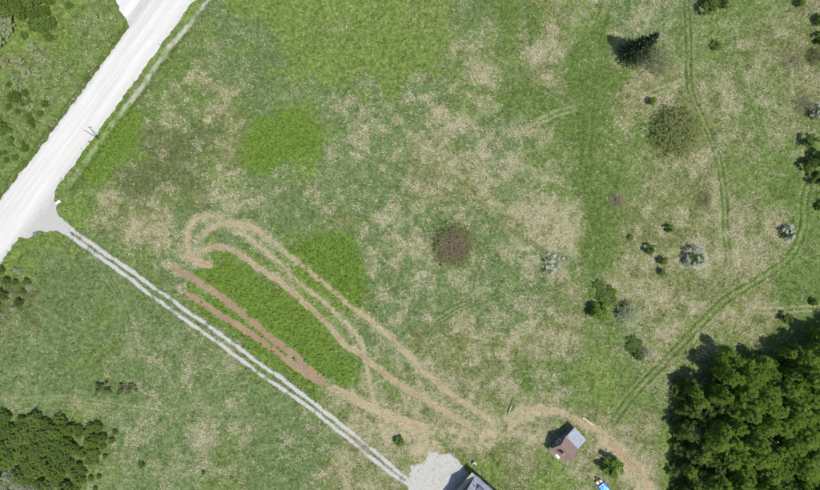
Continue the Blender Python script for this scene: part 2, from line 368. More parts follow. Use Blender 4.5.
    M['lush'] = np.clip(lush, 0, 1)
    M['straw'] *= (1-.45*M['lush'])*(1-.8*np.clip(plush*1.3, 0, 1))*(1-.9*M['weed'])
    M['bare'] = np.maximum.reduce([M['road'], M['side'], M['drive'], M['yard'], M['dirt']*.95, M['verge']*.6])
    return M

def height(x, y, M=None):
    u, v = uv(x, y)
    h = (fbm(x/30, y/30, 51, 3)-.5)*.9
    if M is None: M = {'roadd': strip_between(u, v), 'bare': smooth(-.9, .9, strip_between(u, v)), 'dirt': np.zeros(np.shape(u)), 'weed': np.zeros(np.shape(u)), 'straw': np.full(np.shape(u), .3), 'rut': np.zeros(np.shape(u))}
    rd = M['roadd']
    h = h*smooth(10, -60, rd) + .28*smooth(-4, 3, rd) + .12*smooth(2, 16, rd)       # raised, crowned road
    ditch = np.exp(-((rd+9)/4.0)**2)
    h = h-.45*ditch*(1-smooth(-1, 1, polysd(u, v, [(30, 190), (80, 190), (90, 250), (20, 250)])))
    return h

def tuss(x, y, M):
    """tussocks and ruts, only on the ground mesh"""
    t = (fbm(x/1.1, y/1.1, 61, 3)-.5)*.5*(1-M['bare'])
    return t-.07*M['dirt']-.06*M['rut']+.10*M['weed']

# ------------------------------------------------------------------ the ground, one height field cut into its surfaces
st = 0.27
xs = np.arange(-102, 102+st, st); ys = np.arange(-64, 64+st, st)
far = np.array([3, 7, 13, 22, 36, 58, 95, 160, 280, 480, 800, 1500.])
xs = np.concatenate([xs[0]-far[::-1], xs, xs[-1]+far]); ys = np.concatenate([ys[0]-far[::-1], ys, ys[-1]+far])
GX, GY = np.meshgrid(xs, ys); nx, ny = len(xs), len(ys)
gx, gy = GX.ravel(), GY.ravel()
M = masks(gx, gy)
gz = height(gx, gy, M)+tuss(gx, gy, M)
gco = np.stack([gx, gy, gz], 1)
ii = (np.arange(ny-1)[:, None]*nx+np.arange(nx-1)[None, :]).ravel()
faces = np.stack([ii, ii+1, ii+nx+1, ii+nx], 1)
fm = lambda k: M[k][faces].mean(1)
cls = np.zeros(len(faces), int)
cls[fm('path') > .5] = 6
cls[fm('dirt') > .5] = 5
cls[fm('yard') > .5] = 4
cls[fm('drive') > .5] = 3
cls[fm('side') > .5] = 2
cls[fm('road') > .5] = 1
colA = np.stack([M['straw'], M['cool'], M['lush'], M['oliv']], 1)
colB = np.stack([np.maximum(M['road'], M['side']), np.maximum(M['drive'], M['yard']), M['dirt'], M['earth']], 1)
colC = np.stack([M['rut'], M['rutpale'], M['verge'], M['yard']], 1)
uu_, vv_ = uv(gx, gy); shd = polydist(uu_, vv_, ROAD_R)[0]
colD = np.stack([np.exp(-(shd/5.)**2), M['weed'], M['dull'], M['deep']], 1)

def terrain_material():
    t = NT('meadow_and_gravel'); geo = t.n('ShaderNodeNewGeometry'); pos = geo.outputs['Position']
    def attr(n):
        a = t.n('ShaderNodeAttribute', attribute_name=n); s_ = t.n('ShaderNodeSeparateColor'); t.t.links.new(a.outputs['Color'], s_.inputs[0])
        return s_.outputs[0], s_.outputs[1], s_.outputs[2], a.outputs['Alpha']
    straw, cool, lush, oliv = attr('veg'); road, grav, dirt, earth = attr('bare'); rut, rutp, verge, yard = attr('wear'); shoul, weed, dull, deep = attr('edge')
    fine = t.noise(4.2, 4, .65, pos); mid = t.noise(1.3, 4, .65, pos, .6); big = t.noise(.13, 5, .6, pos); vf = t.noise(9, 2, .6, pos); m2 = t.noise(.42, 5, .65, pos, .8)
    # flattened dead grass, combed along the old mowing direction
    mp = t.n('ShaderNodeMapping', vector_type='TEXTURE'); mp.inputs['Rotation'].default_value = (0, 0, R(-35)); mp.inputs['Scale'].default_value = (1/.55, 1/1.5, 1); t.t.links.new(pos, mp.inputs[0])
    mpc = t.n('ShaderNodeMapping', vector_type='TEXTURE'); mpc.inputs['Rotation'].default_value = (0, 0, R(-36)); mpc.inputs['Scale'].default_value = (1/.06, 1, 1); t.t.links.new(pos, mpc.inputs[0])
    comb = t.noise(.75, 3, .6, mpc.outputs[0], .3)
    m2 = t.math('ADD', t.math('MULTIPLY', m2, .75), t.math('MULTIPLY', comb, .25))
    strk = t.noise(2.3, 4, .72, mp.outputs[0], 1.0)
    def tonec(a, lo=.60, hi=1.38):
        a = (a[0]+.013, a[1]+.010, a[2]+.006)  # pale lift: a veil of haze put into every grass tone
        return t.mix(t.ramp(.28, .72, mid), tuple(q*lo for q in a), tuple(q*hi for q in a))
    def wt(x): return t.ramp(.18, .82, t.math('ADD', x, t.math('ADD', t.math('MULTIPLY', t.math('SUBTRACT', m2, .5), .9), t.math('MULTIPLY', t.math('SUBTRACT', mid, .5), .7))))
    c = tonec((.092, .138, .034))
    c = t.mix(wt(oliv), c, tonec((.112, .134, .044)))
    c = t.mix(wt(cool), c, tonec((.088, .134, .044)))
    c = t.mix(wt(dull), c, tonec((.076, .098, .032)))
    c = t.mix(wt(deep), c, tonec((.074, .122, .025)))
    c = t.mix(wt(lush), c, tonec((.106, .160, .032)))
    strawc = t.mix(t.ramp(.3, .75, vf), (.26, .235, .145), (.54, .50, .37))
    sm = t.math('MULTIPLY', straw, t.math('ADD', .62, t.math('MULTIPLY', t.ramp(.30, .70, m2), .40)))
    sn = t.math('ADD', t.math('MULTIPLY', strk, .55), t.math('MULTIPLY', t.noise(5.5, 3, .7, pos, .5), .55))
    th = t.math('SUBTRACT', .70, t.math('MULTIPLY', sm, .20))
    sf = t.ramp(t.math('SUBTRACT', th, .07), t.math('ADD', th, .10), sn)
    c = t.mix(t.math('MULTIPLY', sf, .8), c, strawc)
    c = t.mix(t.math('MULTIPLY', t.ramp(.1, .95, sm), .5), c, (.27, .24, .14))
    # dark green and pale straw flecks over the sward, from stretched noise
    fleck = t.noise(3.6, 5, .8, mp.outputs[0], 1.0)
    c = t.mix(t.math('MULTIPLY', t.ramp(.52, .34, fleck), .6), c, (.026, .046, .010))
    c = t.mix(t.math('MULTIPLY', t.ramp(.54, .72, fleck), t.math('ADD', .12, t.math('MULTIPLY', straw, .6))), c, (.42, .39, .27))
    c = t.mix(t.math('MULTIPLY', rut, .9), c, (.040, .078, .016))
    c = t.mix(t.math('MULTIPLY', weed, .75), c, t.mix(t.ramp(.40, .58, t.noise(2.1, 3, .7, pos, .5)), (.034, .066, .009), (.098, .170, .020)))  # dark gaps: shade between weed clumps, put into the ground colour
    c = t.mix(t.math('MULTIPLY', rutp, .55), c, (.36, .34, .20))
    # worn tracks
    e1 = t.mix(t.ramp(.3, .7, t.math('ADD', t.math('MULTIPLY', fine, .5), t.math('MULTIPLY', mid, .5))), (.25, .205, .115), (.36, .31, .195))
    e2 = t.mix(t.ramp(.3, .7, fine), (.190, .122, .078), (.280, .196, .135))
    ec = t.mix(earth, e1, e2)
    ec = t.mix(t.math('MULTIPLY', t.ramp(.52, .7, strk), t.math('SUBTRACT', .75, t.math('MULTIPLY', earth, .5))), ec, strawc)
    df = t.ramp(.2, .85, t.math('ADD', dirt, t.math('MULTIPLY', t.math('SUBTRACT', t.math('ADD', t.math('MULTIPLY', mid, .6), t.math('MULTIPLY', fine, .4)), .5), 1.1)))
    c = t.mix(t.math('MULTIPLY', df, .95), c, ec)
    c = t.mix(t.math('MULTIPLY', verge, .7), c, (.40, .39, .34))
    # gravel
    gc = t.mix(t.ramp(.25, .75, fine), (.265, .26, .24), (.40, .395, .37))
    gc = t.mix(t.math('MULTIPLY', t.ramp(.53, .66, mid), t.math('MULTIPLY', yard, .85)), gc, (.24, .225, .14))
    gf = t.ramp(.3, .75, t.math('ADD', grav, t.math('ADD', t.math('MULTIPLY', t.math('SUBTRACT', fine, .5), 1.1), t.math('MULTIPLY', t.math('SUBTRACT', mid, .5), .4))))
    c = t.mix(gf, c, gc)
    mp2 = t.n('ShaderNodeMapping', vector_type='TEXTURE'); mp2.inputs['Rotation'].default_value = (0, 0, R(53.9)); mp2.inputs['Scale'].default_value = (20, 1, 1); t.t.links.new(pos, mp2.inputs[0])
    lane = t.noise(1.1, 3, .6, mp2.outputs[0])
    rc = t.mix(t.ramp(.3, .72, t.math('ADD', t.math('MULTIPLY', lane, .7), t.math('MULTIPLY', fine, .3))), (.41, .40, .375), (.50, .492, .468))
    rc = t.mix(t.math('MULTIPLY', shoul, t.ramp(.3, .6, lane)), rc, (.355, .35, .33))
    rf = t.ramp(.3, .7, t.math('ADD', road, t.math('MULTIPLY', t.math('SUBTRACT', fine, .5), .6)))
    c = t.mix(rf, c, rc)
    gr_ = t.math('MAXIMUM', rf, gf)
    hb = t.math('MULTIPLY', t.math('ADD', t.math('ADD', t.math('MULTIPLY', fine, .5), t.math('MULTIPLY', strk, .7)), t.math('MULTIPLY', mid, .8)), t.math('SUBTRACT', 1.0, t.math('MULTIPLY', gr_, .85)))
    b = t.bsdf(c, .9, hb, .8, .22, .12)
    return t.m
TERR = terrain_material()
NAMES = ['ground', 'gravel_road', 'side_road', 'driveway', 'gravel_yard', 'dirt_track', 'grass_path']
for i, nm in enumerate(NAMES):
    fsel = faces[cls == i]
    if not len(fsel): continue
    uq, inv = np.unique(fsel, return_inverse=True)
    me = mk_mesh(nm, gco[uq], inv.reshape(fsel.shape), True)
    for an, arr in (('veg', colA), ('bare', colB), ('wear', colC), ('edge', colD)):
        a = me.attributes.new(an, 'FLOAT_COLOR', 'POINT'); a.data.foreach_set('color', arr[uq].astype(np.float32).ravel())
    o = link(nm, me, TERR); o['kind'] = 'structure'

def gh(x, y): return float(height(np.array([x]), np.array([y]))[0])

# ------------------------------------------------------------------ grass and weeds
def blade_mesh(name, x, y, z, length, width, lean, ang=None):
    n = len(x); a = rng.uniform(0, 2*math.pi, n) if ang is None else ang
    dx, dy = np.cos(a), np.sin(a); px, py = -dy*width/2, dx*width/2
    hx = length*np.sin(lean); hz = length*np.cos(lean)
    v = np.empty((n, 3, 3), np.float32)
    v[:, 0] = np.stack([x+px, y+py, z], 1); v[:, 1] = np.stack([x-px, y-py, z], 1)
    v[:, 2] = np.stack([x+dx*hx, y+dy*hx, z+hz], 1)
    return mk_mesh(name, v.reshape(-1, 3), np.arange(n*3).reshape(-1, 3))

def glook(x, y):
    i = np.clip(np.rint((x+102)/st).astype(int)+len(far), 0, nx-1); j = np.clip(np.rint((y+64)/st).astype(int)+len(far), 0, ny-1); k = j*nx+i
    m = {q: a[k] for q, a in M.items()}; m['z'] = gz[k]; return m

def scatter(n, fn, box=(-96, 96, -59, 59)):
    x = rng.uniform(box[0], box[1], n); y = rng.uniform(box[2], box[3], n)
    m = glook(x, y); p = fn(m, x, y); k = rng.random(n) < p
    x, y = x[k], y[k]; m = {q: a[k] for q, a in m.items()}
    return x, y, m['z'], m

clump = lambda x, y, s, sd_: smooth(.42, .62, fbm(x/s, y/s, sd_, 3))
x, y, z, m = scatter(1300000, lambda m, x, y: np.clip(m['straw']*1.15, 0, 1)**1.7*(1-m['bare'])*(.04+.96*clump(x, y, .8, 101))*(.4+.6*clump(x, y, 3.2, 103)))
n = len(x); print('straw', n)
ST = mat_leaf('dead_straw', (.23, .20, .12), (.58, .53, .385), trans=.1)
ang = np.where(rng.random(n) < .5, R(-35)+rng.normal(size=n)*.5, rng.uniform(0, 6.28, n))+math.pi*rng.integers(0, 2, n)
o = link('dry_grass', blade_mesh('dry_grass', x, y, z-.02, rng.uniform(.3, .75, n), rng.uniform(.08, .18, n), rng.uniform(1.0, 1.5, n), ang), ST)
tag(o, 'pale dead straw grass lying over the whole meadow', 'grass', kind='stuff')
x, y, z, m = scatter(420000, lambda m, x, y: (1-m['bare'])*(1-.5*m['straw'])*(1-m['weed'])*(.1+.6*clump(x, y, 1.3, 131)))
n = len(x); print('green', n)
GR = mat_leaf('meadow_green', (.038, .076, .012), (.105, .165, .036), trans=.3)
o = link('green_grass', blade_mesh('green_grass', x, y, z-.02, rng.uniform(.25, .6, n), rng.uniform(.06, .13, n), rng.uniform(.3, 1.2, n)), GR)
tag(o, 'short green meadow grass growing between the dead straw', 'grass', kind='stuff')

x, y, z, m = scatter(500000, lambda m, x, y: np.exp(-((m['roadd']+1.2)/1.8)**2)*.8*(1-m['side'])*(1-m['drive'])*(.15+.85*clump(x, y, 1.2, 171)))
n = len(x)
fg = link('verge_grass', blade_mesh('verge_grass', x, y, z-.05, rng.uniform(.3, .75, n), rng.uniform(.08, .16, n), rng.uniform(.4, 1.3, n)), GR)
tag(fg, 'ragged green grass fringe along both edges of the white road', 'grass', kind='stuff')

def leaf_quads(c, size, nrm_up=.5, aspect=1.6):
    """rhombic leaves at centres c"""
    n = len(c); nn_ = rng.normal(size=(n, 3)); nn_[:, 2] = np.abs(nn_[:, 2])+1.1*nrm_up/.35*.9
    nn_ /= np.linalg.norm(nn_, axis=1)[:, None]; r = rng.normal(size=(n, 3))
    d = np.cross(nn_, r); d /= np.linalg.norm(d, axis=1)[:, None]+1e-9; e = np.cross(nn_, d)
    s_ = np.asarray(size)[:, None]
    v = np.stack([c-d*s_*aspect/2, c+e*s_/2, c+d*s_*aspect/2, c-e*s_/2], 1)
    return v.reshape(-1, 3), np.arange(n*4).reshape(-1, 4)

WD = mat_leaf('weed_leaves', (.110, .195, .024), (.265, .365, .074), trans=.45)
for k, (pl, lb) in WEEDS.items():
    us = [p[0] for p in pl]; vv = [p[1] for p in pl]
    x0, y1 = W(min(us)-6, min(vv)-6); x1, y0 = W(max(us)+6, max(vv)+6)
    nn = int((x1-x0)*(y1-y0)*6)
    def fn(m, x, y, pl=pl):
        u, v = uv(x, y); e = fbm(u/5, v/5, 31, 3)-.5; f = fbm(u/5, v/5, 37, 3)-.5
        n1 = fbm(u/26, v/26, 11, 4)-.5; n2 = fbm(u/26, v/26, 23, 4)-.5
        return smooth(-8, 6, polysd(u+n1*10+e*9, v+n2*10+f*9, pl)+(e+n2)*11)**1.7*(1-.75*np.exp(-(polydist(u+e*3, v+f*3, [(228, 272), (262, 296), (300, 330), (346, 372)])[0]/2.6)**2))*(1-m['dirt'])*(1-m['drive'])*(1-m['road'])*(.3+.7*clump(x, y, .75, 151))*(.5+.5*np.sin(2*math.pi*(-.62*u+.78*v)/6.5+e*5))
    x, y, z, m = scatter(nn, fn, (x0, x1, y0, y1))
    n = len(x); rep = 9
    c = np.repeat(np.stack([x, y, z+rng.uniform(.02, .42, n)], 1), rep, 0)+rng.normal(size=(n*rep, 3))*np.array([.15, .15, .06])
    v_, f_ = leaf_quads(c, rng.uniform(.14, .28, n*rep), .3, 1.5)
    o = link('weed_patch', mk_mesh('weed_patch', v_, f_), WD)
    tag(o, lb, 'weeds', kind='stuff')

# ------------------------------------------------------------------ plants: prototypes
BARK = mat_plain('grey_bark', (.22, .20, .18), (.10, .085, .07), 4)
BIRCH = mat_plain('pale_birch_bark', (.52, .50, .46), (.22, .20, .18), 5)
TWIG = mat_leaf('bare_twigs', (.19, .165, .11), (.31, .27, .19), trans=0.0)
TWIGG = mat_leaf('grey_twigs', (.32, .30, .25), (.48, .45, .39), trans=0.0)
L_FOREST = mat_leaf('spring_leaves', (.108, .200, .022), (.285, .410, .076), trans=.6)
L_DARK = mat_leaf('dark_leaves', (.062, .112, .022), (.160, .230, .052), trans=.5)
L_COPSE = mat_leaf('copse_leaves', (.090, .160, .026), (.220, .305, .070), trans=.55)
L_GREY = mat_leaf('grey_green_leaves', (.20, .25, .11), (.40, .44, .25), trans=.4)
L_BUSH = mat_leaf('fresh_leaves', (.090, .165, .024), (.20, .31, .060), trans=.45)
L_OLIVE = mat_leaf('olive_buds', (.140, .185, .048), (.265, .315, .100), trans=.45)
L_PURP = mat_leaf('budding_purple', (.17, .13, .08), (.27, .215, .135), trans=.3)
L_WHITE = mat_leaf('white_blossom', (.31, .33, .28), (.60, .61, .55), c3=(.14, .18, .09), trans=.25)
L_SPRUCE = mat_leaf('spruce_needles', (.012, .022, .010), (.030, .046, .018), trans=.1, tip=(.17, .19, .07))
L_BRUSH = mat_leaf('brush_leaves', (.07, .10, .028), (.17, .21, .06), trans=.25)

def twigs(n, rx, rz, width, base=.15, curve=.3, flat=.0, sub=3):
    """thin bent blades from the foot outwards to a dome; returns verts, tri faces and tips"""
    V = []; F = []; T = []
    for i in range(n):
        az = rng.uniform(0, 2*math.pi); el = math.asin(min(1, rng.uniform(.05+flat, 1)**.8)); L = rng.uniform(.75, 1.03)
        d = np.array([math.cos(az)*math.cos(el)*rx, math.sin(az)*math.cos(el)*rx, math.sin(el)*rz])*L
        b = np.array([rng.normal()*base, rng.normal()*base, 0.]); mid = b+(d-b)*.5+np.array([0, 0, curve*rz*.3])+rng.normal(size=3)*.08*rx
        for (p, q, w0, w1) in ((b, mid, width, width*.6), (mid, d, width*.6, width*.2)):
            s_ = np.cross(q-p, [rng.normal(), rng.normal(), rng.normal()]); s_ /= np.linalg.norm(s_)+1e-9
            k = len(V); V += [p-s_*w0/2, p+s_*w0/2, q+s_*w1/2, q-s_*w1/2]; F.append((k, k+1, k+2, k+3))
        T.append(d)
        for j in range(sub):
            t = rng.uniform(.2, .9); p = mid+(d-mid)*t; q = p+rng.normal(size=3)*np.array([.22*rx, .22*rx, .16*rz])+np.array([0, 0, .08*rz])
            q[2] = max(q[2], .03); s_ = np.cross(q-p, [rng.normal(), rng.normal(), rng.normal()]); s_ /= np.linalg.norm(s_)+1e-9
            k = len(V); V += [p-s_*width*.3, p+s_*width*.3, q+s_*width*.08, q-s_*width*.08]; F.append((k, k+1, k+2, k+3)); T.append(q)
    return np.array(V), np.array(F), np.array(T)

def crown_points(nclump, per, cz, rx, rz, csize, shell=.55, floor=.0):
    out = []
    for i in range(nclump):
        d = rng.normal(size=3); d /= np.linalg.norm(d); r = rng.uniform(shell, 1)
        c = d*np.array([rx, rx, rz])*r*rng.uniform(.8, 1.08)+np.array([0, 0, cz])
        s_ = csize*rng.uniform(.6, 1.25)
        p = rng.normal(size=(per, 3)); p *= (rng.random(per)**.4/np.linalg.norm(p, axis=1))[:, None]
        out.append(c+p*np.array([s_, s_, s_*.5]))
    p = np.concatenate(out); return p[p[:, 2] > floor]

def tree_meshes(name, h, rx, ncl, per, leaf, low=.35, cs=.8, trunk_r=.12):
    mb = MB(); lean = rng.normal(size=2)*.25
    top = Vector((lean[0], lean[1], h*.9)); P = [Vector((0, 0, -.3)), Vector((lean[0]*.2, lean[1]*.2, h*.3)), Vector((lean[0]*.6, lean[1]*.6, h*.62)), top]
    mb.tube(P, [trunk_r, trunk_r*.8, trunk_r*.5, trunk_r*.15], 6)
    for i in range(9):
        t = rng.uniform(.35, .85); b = Vector((lean[0]*t, lean[1]*t, h*t*.95)); az = rng.uniform(0, 6.28); L = rx*rng.uniform(.6, .95)
        e = b+Vector((math.cos(az)*L, math.sin(az)*L, L*rng.uniform(.3, .8)))
        mb.tube([b, b.lerp(e, .5)+Vector((0, 0, .1)), e], [trunk_r*.35, trunk_r*.22, trunk_r*.07], 4)
    z0 = h*low; cz = (z0+h)/2
    pts = crown_points(ncl, per, cz, rx, (h-z0)/2, cs)
    v, f = leaf_quads(pts, rng.uniform(leaf*.6, leaf*1.25, len(pts)), .35)
    return mb.mesh(name+'_trunk', True), mk_mesh(name+'_crown', v, f)

def root(name, u, v, rz=None, sc=1.0, z=0):
    x, y = W(u, v); o = bpy.data.objects.new(name, None); C.objects.link(o)
    o.location = (x, y, gh(x, y)+z); o.rotation_euler = (0, 0, rng.uniform(0, 6.28) if rz is None else rz); o.scale = (sc, sc, sc) if not isinstance(sc, tuple) else sc
    o.empty_display_size = .2
    return o

def place(name, u, v, parts, sc=1.0, rz=None):
    """a thing with parts [(name, mesh, material)] that share mesh data"""
    r = root(name, u, v, rz, sc)
    for nm, me, mt in parts: link(nm, me, mt, r)
    return r

FOREST = [[('trunk', a, b_), ('crown', c_, L_FOREST)] for (a, c_), b_ in ((tree_meshes('aspen', 9+.9*i, (2.5, 1.9, 2.3, 1.7, 2.1)[i], 190, 66, .115, .12, (.5, .4, .46, .38, .42)[i]), BIRCH if i % 2 else BARK) for i in range(5))]
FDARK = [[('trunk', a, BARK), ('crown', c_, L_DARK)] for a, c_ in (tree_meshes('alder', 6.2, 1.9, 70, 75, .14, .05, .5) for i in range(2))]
COPSE = [[('trunk', a, BARK), ('crown', c_, L_COPSE)] for a, c_ in (tree_meshes('willow', 3.2+.3*i, 1.6, 110, 26, .13, .0, .3, .07) for i in range(3))]
BUSH = [[('trunk', a, BARK), ('crown', c_, L_BUSH)] for a, c_ in (tree_meshes('bush', 2.6, 1.6, 30, 80, .17, .0, .5, .07) for i in range(3))]
DBUSH = [[('trunk', a, BARK), ('crown', c_, L_DARK)] for a, c_ in (tree_meshes('dbush', 2.6, 1.5, 24, 70, .17, .0, .5, .07) for i in range(3))]
GBUSH = [[('trunk', a, BARK), ('crown', c_, L_GREY)] for a, c_ in (tree_meshes('gbush', 2.4, 1.5, 22, 60, .15, .0, .5, .06) for i in range(3))]

def bare_shrub(nm, n, rx, rz, wid, leafmat, nleaf, lsize, tm=TWIG, rim=0.0, sub=3):
    V, F, T = twigs(n, rx, rz, wid, sub=sub); tw = mk_mesh(nm+'_twigs', V, F)
    parts = [('twigs', tw, tm)]
    if nleaf:
        q = T[rng.integers(0, len(T), nleaf)]+rng.normal(size=(nleaf, 3))*.12
        if rim: q = q[np.hypot(q[:, 0], q[:, 1]) > rim*rx*(.8+.4*rng.random(len(q)))]
        q[:, 2] = np.maximum(q[:, 2], .05)
        v, f = leaf_quads(q, rng.uniform(lsize*.6, lsize*1.2, len(q)), .4); parts.append(('leaves', mk_mesh(nm+'_leaves', v, f), leafmat))
    return parts

def blossom_shrub(nm, rx, rz, ncl=34, per=70):
    mb = MB()
    for i in range(9):
        az = rng.uniform(0, 6.28); e = Vector((math.cos(az)*rx*.7, math.sin(az)*rx*.7, rz*rng.uniform(.8, 1.5)))
        mb.tube([(0, 0, -.1), e*.5+Vector((0, 0, .2)), e], [.05, .035, .012], 4)
    p = crown_points(ncl, per, rz*.95, rx, rz, rx*.17, .7, .05)
    v, f = leaf_quads(p, rng.uniform(.08, .17, len(p)), .3, 1.1)
    p2 = crown_points(ncl, per//3, rz*.8, rx*.8, rz*.8, rx*.3, .4, .05); v2, f2 = leaf_quads(p2, rng.uniform(.1, .18, len(p2)), .3)
    return [('stems', mb.mesh(nm+'_stems'), BARK), ('leaves', mk_mesh(nm+'_leaves', v2, f2), L_DARK), ('blossom', mk_mesh(nm+'_blossom', v, f), L_WHITE)]

def spruce(h, rb):
    mb = MB(); mb.tube([(0, 0, -.3), (0, 0, h*.5), (0, 0, h)], [.2, .12, .02], 7)
    V = []; F = []; T = []
    nw = 34
    for i in range(nw):
        t = (i+.5)/nw; z = h*(.04+.95*t); r = rb*(1-t)**.85*(1.0 if t > .1 else .85)+.12
        nb = max(5, int(13*(1-t)+4))
        for k in range(nb):
            az = 2*math.pi*(k+rng.uniform(-.3, .3))/nb+i*1.3; L = r*rng.uniform(.75, 1.12)
            d = np.array([math.cos(az), math.sin(az), 0.]); sd_ = np.array([-d[1], d[0], 0.])
            zz = z+rng.uniform(-.12, .12)
            for j in range(12):
                s0 = rng.uniform(.15, 1); p = np.array([0, 0, zz])+d*L*s0+np.array([0, 0, -.28*L*s0+.16*L*s0*s0])
                side = rng.uniform(-1, 1); ln = .22+.34*L*.3*(1.1-s0)+.1
                q = p+sd_*side*ln+d*ln*.7+np.array([0, 0, rng.uniform(-.06, .14)])
                wv = np.cross(q-p, [0, 0, 1]); wv = wv/(np.linalg.norm(wv)+1e-9)*.085+np.array([0, 0, rng.uniform(-.06, .06)])
                kk = len(V); V += [p-wv, p+wv, q]; F.append((kk, kk+1, kk+2))
                tp = 1.0 if (s0 > .9 and rng.random() < .55) else 0.0
                T += [tp*.3, tp*.3, tp]
    me = mk_mesh('spruce_boughs', np.array(V), np.array(F)); a = me.attributes.new('tip', 'FLOAT', 'POINT'); a.data.foreach_set('value', np.array(T, np.float32))
    return mb.mesh('spruce_trunk', True), me

# ------------------------------------------------------------------ the wood at the lower right
def fill(poly, sp, fn, jit=.38, lim=(-18, 838, -18, 508)):
    us = [p[0] for p in poly]; vv = [p[1] for p in poly]; k = 0
    for j, vv_ in enumerate(np.arange(min(vv), max(vv), sp*.9)):
        for uu in np.arange(min(us), max(us), sp):
            u = uu+(sp/2 if j % 2 else 0)+rng.normal()*sp*jit*.6; v = vv_+rng.normal()*sp*jit*.6
            if not (lim[0] < u < lim[1] and lim[2] < v < lim[3]): continue
            if not bool(inpoly(np.array([u]), np.array([v]), poly)[0]): continue
            fn(u, v, k); k += 1
WOOD = [(680, 378), (700, 360), (712, 345), (745, 352), (770, 352), (786, 336), (808, 322), (860, 322), (860, 530), (684, 530), (679, 480), (681, 430)]
def wood_tree(u, v, k):
    edge = float(polysd(np.array([u]), np.array([v]), WOOD)[0])
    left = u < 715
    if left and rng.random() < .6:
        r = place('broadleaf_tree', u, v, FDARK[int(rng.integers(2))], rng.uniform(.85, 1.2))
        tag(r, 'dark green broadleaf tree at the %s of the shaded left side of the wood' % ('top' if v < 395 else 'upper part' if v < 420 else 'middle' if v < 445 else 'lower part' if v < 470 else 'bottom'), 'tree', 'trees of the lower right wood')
    else:
        s_ = rng.uniform(.5, .75) if edge < 12 else rng.uniform(.8, 1.16)
        r = place('broadleaf_tree', u, v, FOREST[int(rng.integers(5))], s_)
        zu = 'left' if u < 735 else ('central' if u < 785 else 'right'); zv = 'upper' if v < 400 else ('middle' if v < 445 else 'lower'); sz = 'tall' if s_ > .98 else ('medium-sized' if s_ > .85 else 'short')
        if v < 375: lb = f'{sz} bright green broadleaf tree on the {zu} top edge of the lower right wood'
        elif left: lb = f'{sz} lighter green broadleaf tree on the {zv} left side of the lower right wood'
        else: lb = f'{sz} bright green broadleaf tree in the {zv} {zu} part of the lower right wood'
        tag(r, lb, 'tree', 'trees of the lower right wood')
fill(WOOD, 13.2, wood_tree)
EDGE = [(673, 384), (680, 378), (681, 430), (679, 480), (684, 505), (674, 505), (670, 470), (672, 420)]
fill(EDGE, 8, lambda u, v, k: tag(place('edge_shrub', u, v, DBUSH[k % 3], rng.uniform(.6, .95)), 'dark low shrub at the left foot of the wood, %s' % ('at its top' if v < 395 else 'in its upper part' if v < 420 else 'halfway down' if v < 445 else 'in its lower part' if v < 470 else 'by the bottom edge'), 'shrub', 'shrubs at the foot of the wood'))
for i, (u, v, s_) in enumerate([(752, 436, 3.1), (745, 430, 2.7), (790, 452, 3.2), (783, 447, 2.8), (770, 470, 2.9), (800, 464, 3.0), (722, 455, 2.2), (806, 390, 3.0), (765, 400, 2.8)]):
    pr = bare_shrub('bare_tree%d' % i, 46, 1.0, 3.1, .035, L_GREY, 60, .1, TWIGG)
    tag(place('bare_tree', u, v, pr, s_*.95), ['grey leafless tree in the wood, left of two at its centre', 'smaller grey leafless tree beside the centre one in the wood', 'palest leafless tree near the right side of the wood', 'leafless tree just left of the palest one in the wood',
        'leafless tree near the bottom edge in the wood', 'leafless tree at the lower right edge of the wood', 'small leafless tree in the shaded left half of the wood', 'leafless tree high up at the right edge of the wood', 'leafless tree in the upper middle of the wood'][i], 'tree', 'leafless trees in the wood')
# ------------------------------------------------------------------ the copse at the lower left
CBARE = bare_shrub('cbare', 90, 1.6, 2.4, .05, L_GREY, 160, .16, TWIGG)
COP = [(-14, 414), (20, 410), (62, 414), (96, 424), (110, 432), (100, 452), (86, 470), (84, 500), (-14, 500)]
def cop_tree(u, v, k):
    g = (u < 40 and v > 455) or (45 < u < 62 and v > 462)
    if g and rng.random() < .22:
        r = place('bare_shrub', u, v, CBARE, rng.uniform(.8, 1.2)); tag(r, 'grey bare-twigged shrub in the lower left copse', 'shrub', 'shrubs of the lower left copse')
    else:
        e = float(polysd(np.array([u]), np.array([v]), COP)[0]); s_ = rng.uniform(.75, 1.15)*(.75 if u > 75 else 1)
        r = place('willow_shrub', u, v, COPSE[int(rng.integers(3))], (s_, s_, s_*rng.uniform(.55, .85)))
        zu = 'left' if u < 25 else ('central' if u < 55 else 'right'); zv = 'upper' if v < 445 else ('middle' if v < 470 else 'lower'); sz = 'large' if s_ > .98 else ('medium-sized' if s_ > .85 else 'small')
        lb = f'{sz} leafy shrub on the {zu} upper edge of the lower left copse' if v < 425 else (f'{sz} low green shrub at the {zv} right side of the lower left copse' if u > 80 else f'{sz} leafy green shrub in the {zv} {zu} part of the lower left copse')
        tag(r, lb, 'shrub', 'shrubs of the lower left copse')
fill(COP, 9.5, cop_tree)
for i, (u, v) in enumerate([(104, 446), (113, 440), (98, 462), (106, 456), (92, 478), (100, 476), (96, 488), (116, 432)]):
    s_ = rng.uniform(.3, .5); tag(place('willow_shrub', u, v, COPSE[i % 3], (s_, s_, s_*.7)), 'tiny green shrub scattered on the straw right of the lower left copse', 'shrub', 'shrubs of the lower left copse')
